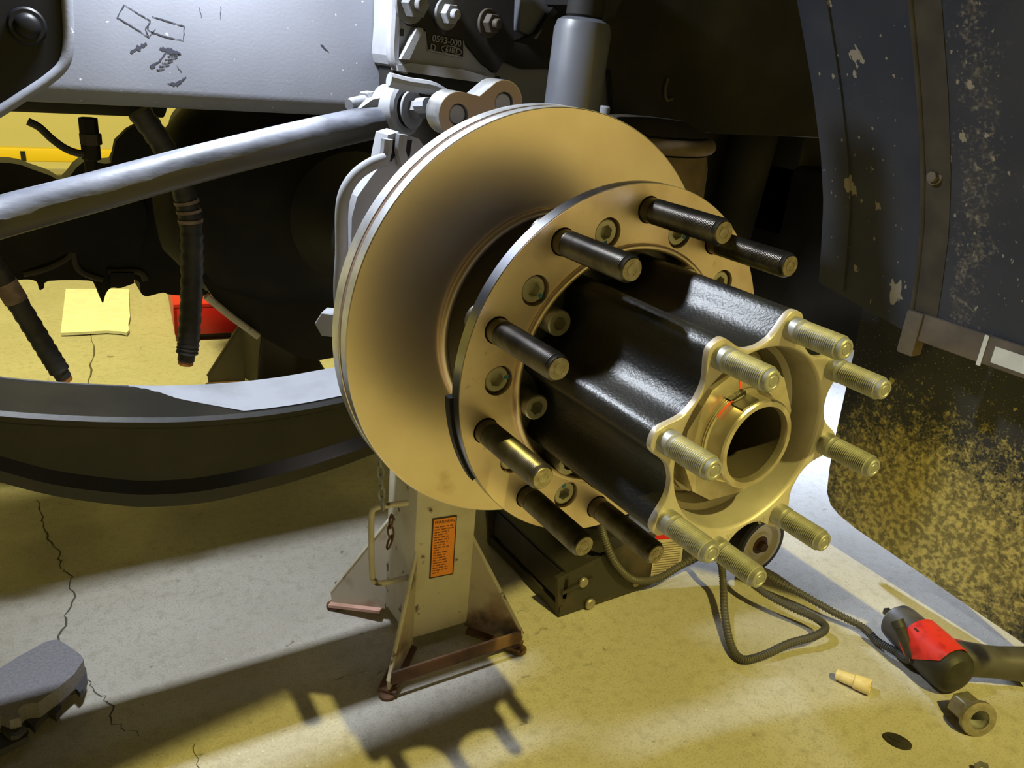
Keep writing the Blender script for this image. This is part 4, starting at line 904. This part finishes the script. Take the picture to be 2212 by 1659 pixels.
# ================================================================== SMALL THINGS ON THE FLOOR
pa = PZ(1806, 1457, 0.009); pb = PZ(1880, 1486, 0.012); pd = pb - pa
solo('plastic_cap', lathe([(0, 0), (0.0080, 0), (0.0085, 0.002), (0.0098, pd.length * 0.52), (0.0112, pd.length * 0.54), (0.0122, pd.length), (0.0098, pd.length), (0.0092, pd.length * 0.75), (0, pd.length * 0.75)], 28, frame(pd, pa + Vector((0, 0, 0.001)))), 'cream', 'small cream plastic stepped cap lying on the floor', 'cap')
nt_ = thing('lug_nut', PZ(2110, 1570, 0), 'flanged steel lug nut lying on its side with its bore facing out', 'nut')
fc = PZ(2117, 1556, 0.0265); na_ = Vector((-0.43, -0.87, 0.22)).normalized(); NM = frame(na_, fc) @ Matrix.Scale(1.18, 4)
part('flange', lathe([(0.0125, 0.0), (0.0185, 0.0005), (0.0225, -0.001), (0.0228, -0.007), (0.019, -0.010), (0.0125, -0.010)], 44, NM, closed=True), 'nut', nt_)
part('hex_body', plate(nutpts(0.0192, 6, 0.05, rad(12)), [circle(0, 0, 0.0122, 32)], -0.036, -0.008, NM), 'nut', nt_, 20)
part('bore_thread', lathe([(0.0128, -0.001), (0.0118, -0.006)] + [(0.0112 + 0.0005 * (i % 2), -0.007 - 0.0009 * i) for i in range(28)], 32, NM), 'zinc', nt_, 20)
dc = PZ(1938, 1603, 0)
g = plate([(0.019 * cos(t), 0.0125 * sin(t)) for t in [2 * pi * i / 36 for i in range(36)]], [], 0, 0.0035, Matrix.Translation(dc) @ Matrix.Rotation(rad(-62), 4, 'Z'))
g2 = plate([(0.014 * cos(t), 0.003 * sin(t)) for t in [2 * pi * i / 24 for i in range(24)]], [], 0.0035, 0.0042, Matrix.Translation(dc) @ Matrix.Rotation(rad(-62), 4, 'Z'))
solo('rubber_plug', join(g, g2), 'rubber', 'small flat black oval rubber plug on the floor', 'plug')
bc = PZ(2122, 1662, 0.008)
solo('steel_bolt', join(cyl(0.010, -0.006, 0.006, 6, 0.001, frame((0.5, 0.4, 0.1), bc)), cyl(0.006, 0.005, 0.03, 16, 0.001, frame((-0.5, -0.4, 0), bc))), 'steel', 'shiny bolt head just peeking in at the bottom edge', 'bolt')

# brake pad
bp2 = thing('brake_pad', PZ(60, 1560, 0), 'grey brake pad with lugged backing plate lying on the floor at the left', 'brake pad')
zp = 0.050
top = [(0, 1443), (40, 1418), (80, 1396), (104, 1384), (124, 1381), (150, 1396), (176, 1416), (181, 1425), (160, 1456), (128, 1484), (82, 1518), (66, 1519), (50, 1522), (38, 1535), (44, 1550), (20, 1556), (0, 1546), (-60, 1600), (-130, 1640), (-200, 1600), (-190, 1540), (-120, 1500)]
tp_ = [PZ(x, y, zp) for x, y in top]
part('friction_block', slab(tp_, (0, 0, -0.024)), 'pad', bp2, 20)
zb = 0.026
bk = [(20, 1462), (120, 1398), (186, 1443), (188, 1462), (180, 1488), (172, 1496), (163, 1486), (150, 1490), (130, 1512), (133, 1530), (120, 1546), (104, 1536), (80, 1560), (74, 1572), (62, 1560), (50, 1556), (62, 1580), (58, 1592), (0, 1620), (-80, 1680), (-200, 1700), (-230, 1620), (-120, 1540)]
part('backing_plate', slab([PZ(x, y, zb) for x, y in bk], (0, 0, -0.010)), 'padback', bp2, 20)
part('retainer_clip', tube(spline([PZ(x, y, 0.03) for x, y in [(-20, 1545), (10, 1570), (30, 1590), (50, 1575)]], 5), 0.006, 8), 'padback', bp2)
part('support_foot', slab([PZ(x, y, 0.016) for x, y in [(40, 1480), (110, 1430), (150, 1470), (90, 1530)]], (0, 0, -0.016)), 'padback', bp2)

# ================================================================== BEHIND, ACROSS THE BAY
sh0 = [PZ(x, y, 0.0) for x, y in [(131, 719), (278, 717), (279, 690), (281, 660), (276, 622), (142, 622)]]
V = [p + Vector((0, 0, 0.004 + (0.014 if i == 0 else 0))) for i, p in enumerate(sh0)]
g = slab([PZ(x, y, 0.012) for x, y in [(131, 719), (160, 718), (230, 714), (262, 716), (274, 719), (279, 712), (277, 700), (281, 682), (279, 660), (278, 624), (142, 624)]], (0, 0, -0.008))
solo('absorbent_sheet', g, 'paper', 'white absorbent sheet lying flat on the yellow-lit floor', 'sheet')
rt = thing('red_drip_tray', PZ(450, 730, 0), 'red plastic tray on the floor behind the hanging hose', 'tray')
a = PZ(395, 738, 0); b = PZ(516, 732, 0); ex = (b - a).normalized(); ey = Vector((-ex.y, ex.x, 0)); w = (b - a).length; RM = Matrix(((ex.x, ey.x, 0, a.x), (ex.y, ey.y, 0, a.y), (0, 0, 1, 0), (0, 0, 0, 1)))
for nm, p, q in (('front_wall', (-0.02, 0, 0.02), (w, 0.012, 0.10)), ('side_wall', (w - 0.012, 0, 0.02), (w, 0.55, 0.10)), ('side_wall', (-0.02, 0, 0.02), (-0.008, 0.55, 0.10)), ('rear_wall', (-0.02, 0.54, 0.02), (w, 0.55, 0.10)), ('lid', (-0.02, 0.0, 0.10), (w, 0.55, 0.112))):
    part(nm, tf(box(p, q, 0.003), RM), 'red', rt)
part('base', tf(box((0, 0.02, 0), (w - 0.02, 0.53, 0.02)), RM), 'rubber', rt)
part('lid_rail', tf(tube([(0.02, 0.04, 0.118), (0.02, 0.30, 0.118), (0.09, 0.5, 0.118)], 0.006, 8), RM), 'pinkpaint', rt)
YG = 4.6
gr = thing('guard_rail', (PY(60, 335, YG).x, YG, 0), 'yellow painted guard rail in front of the cream wall far behind', 'guard rail')
r0 = PY(-200, 334, YG); r1 = PY(420, 338, YG); zr = PY(60, 335, YG).z
part('beam', box((r0.x - 0.6, YG, zr - 0.035), (r1.x + 0.5, YG + 0.06, zr + 0.035), 0.008), 'yellow', gr)
part('post', box((PY(27, 360, YG).x - 0.012, YG + 0.01, 0), (PY(27, 360, YG).x + 0.012, YG + 0.05, zr)), 'yellow', gr)
part('post', box((PY(290, 360, YG).x, YG + 0.01, 0), (PY(290, 360, YG).x + 0.05, YG + 0.05, zr)), 'yellow', gr)
part('clip', box((PY(50, 335, YG).x - 0.012, YG - 0.006, zr - 0.03), (PY(50, 335, YG).x + 0.012, YG, zr + 0.02)), 'dark', gr)
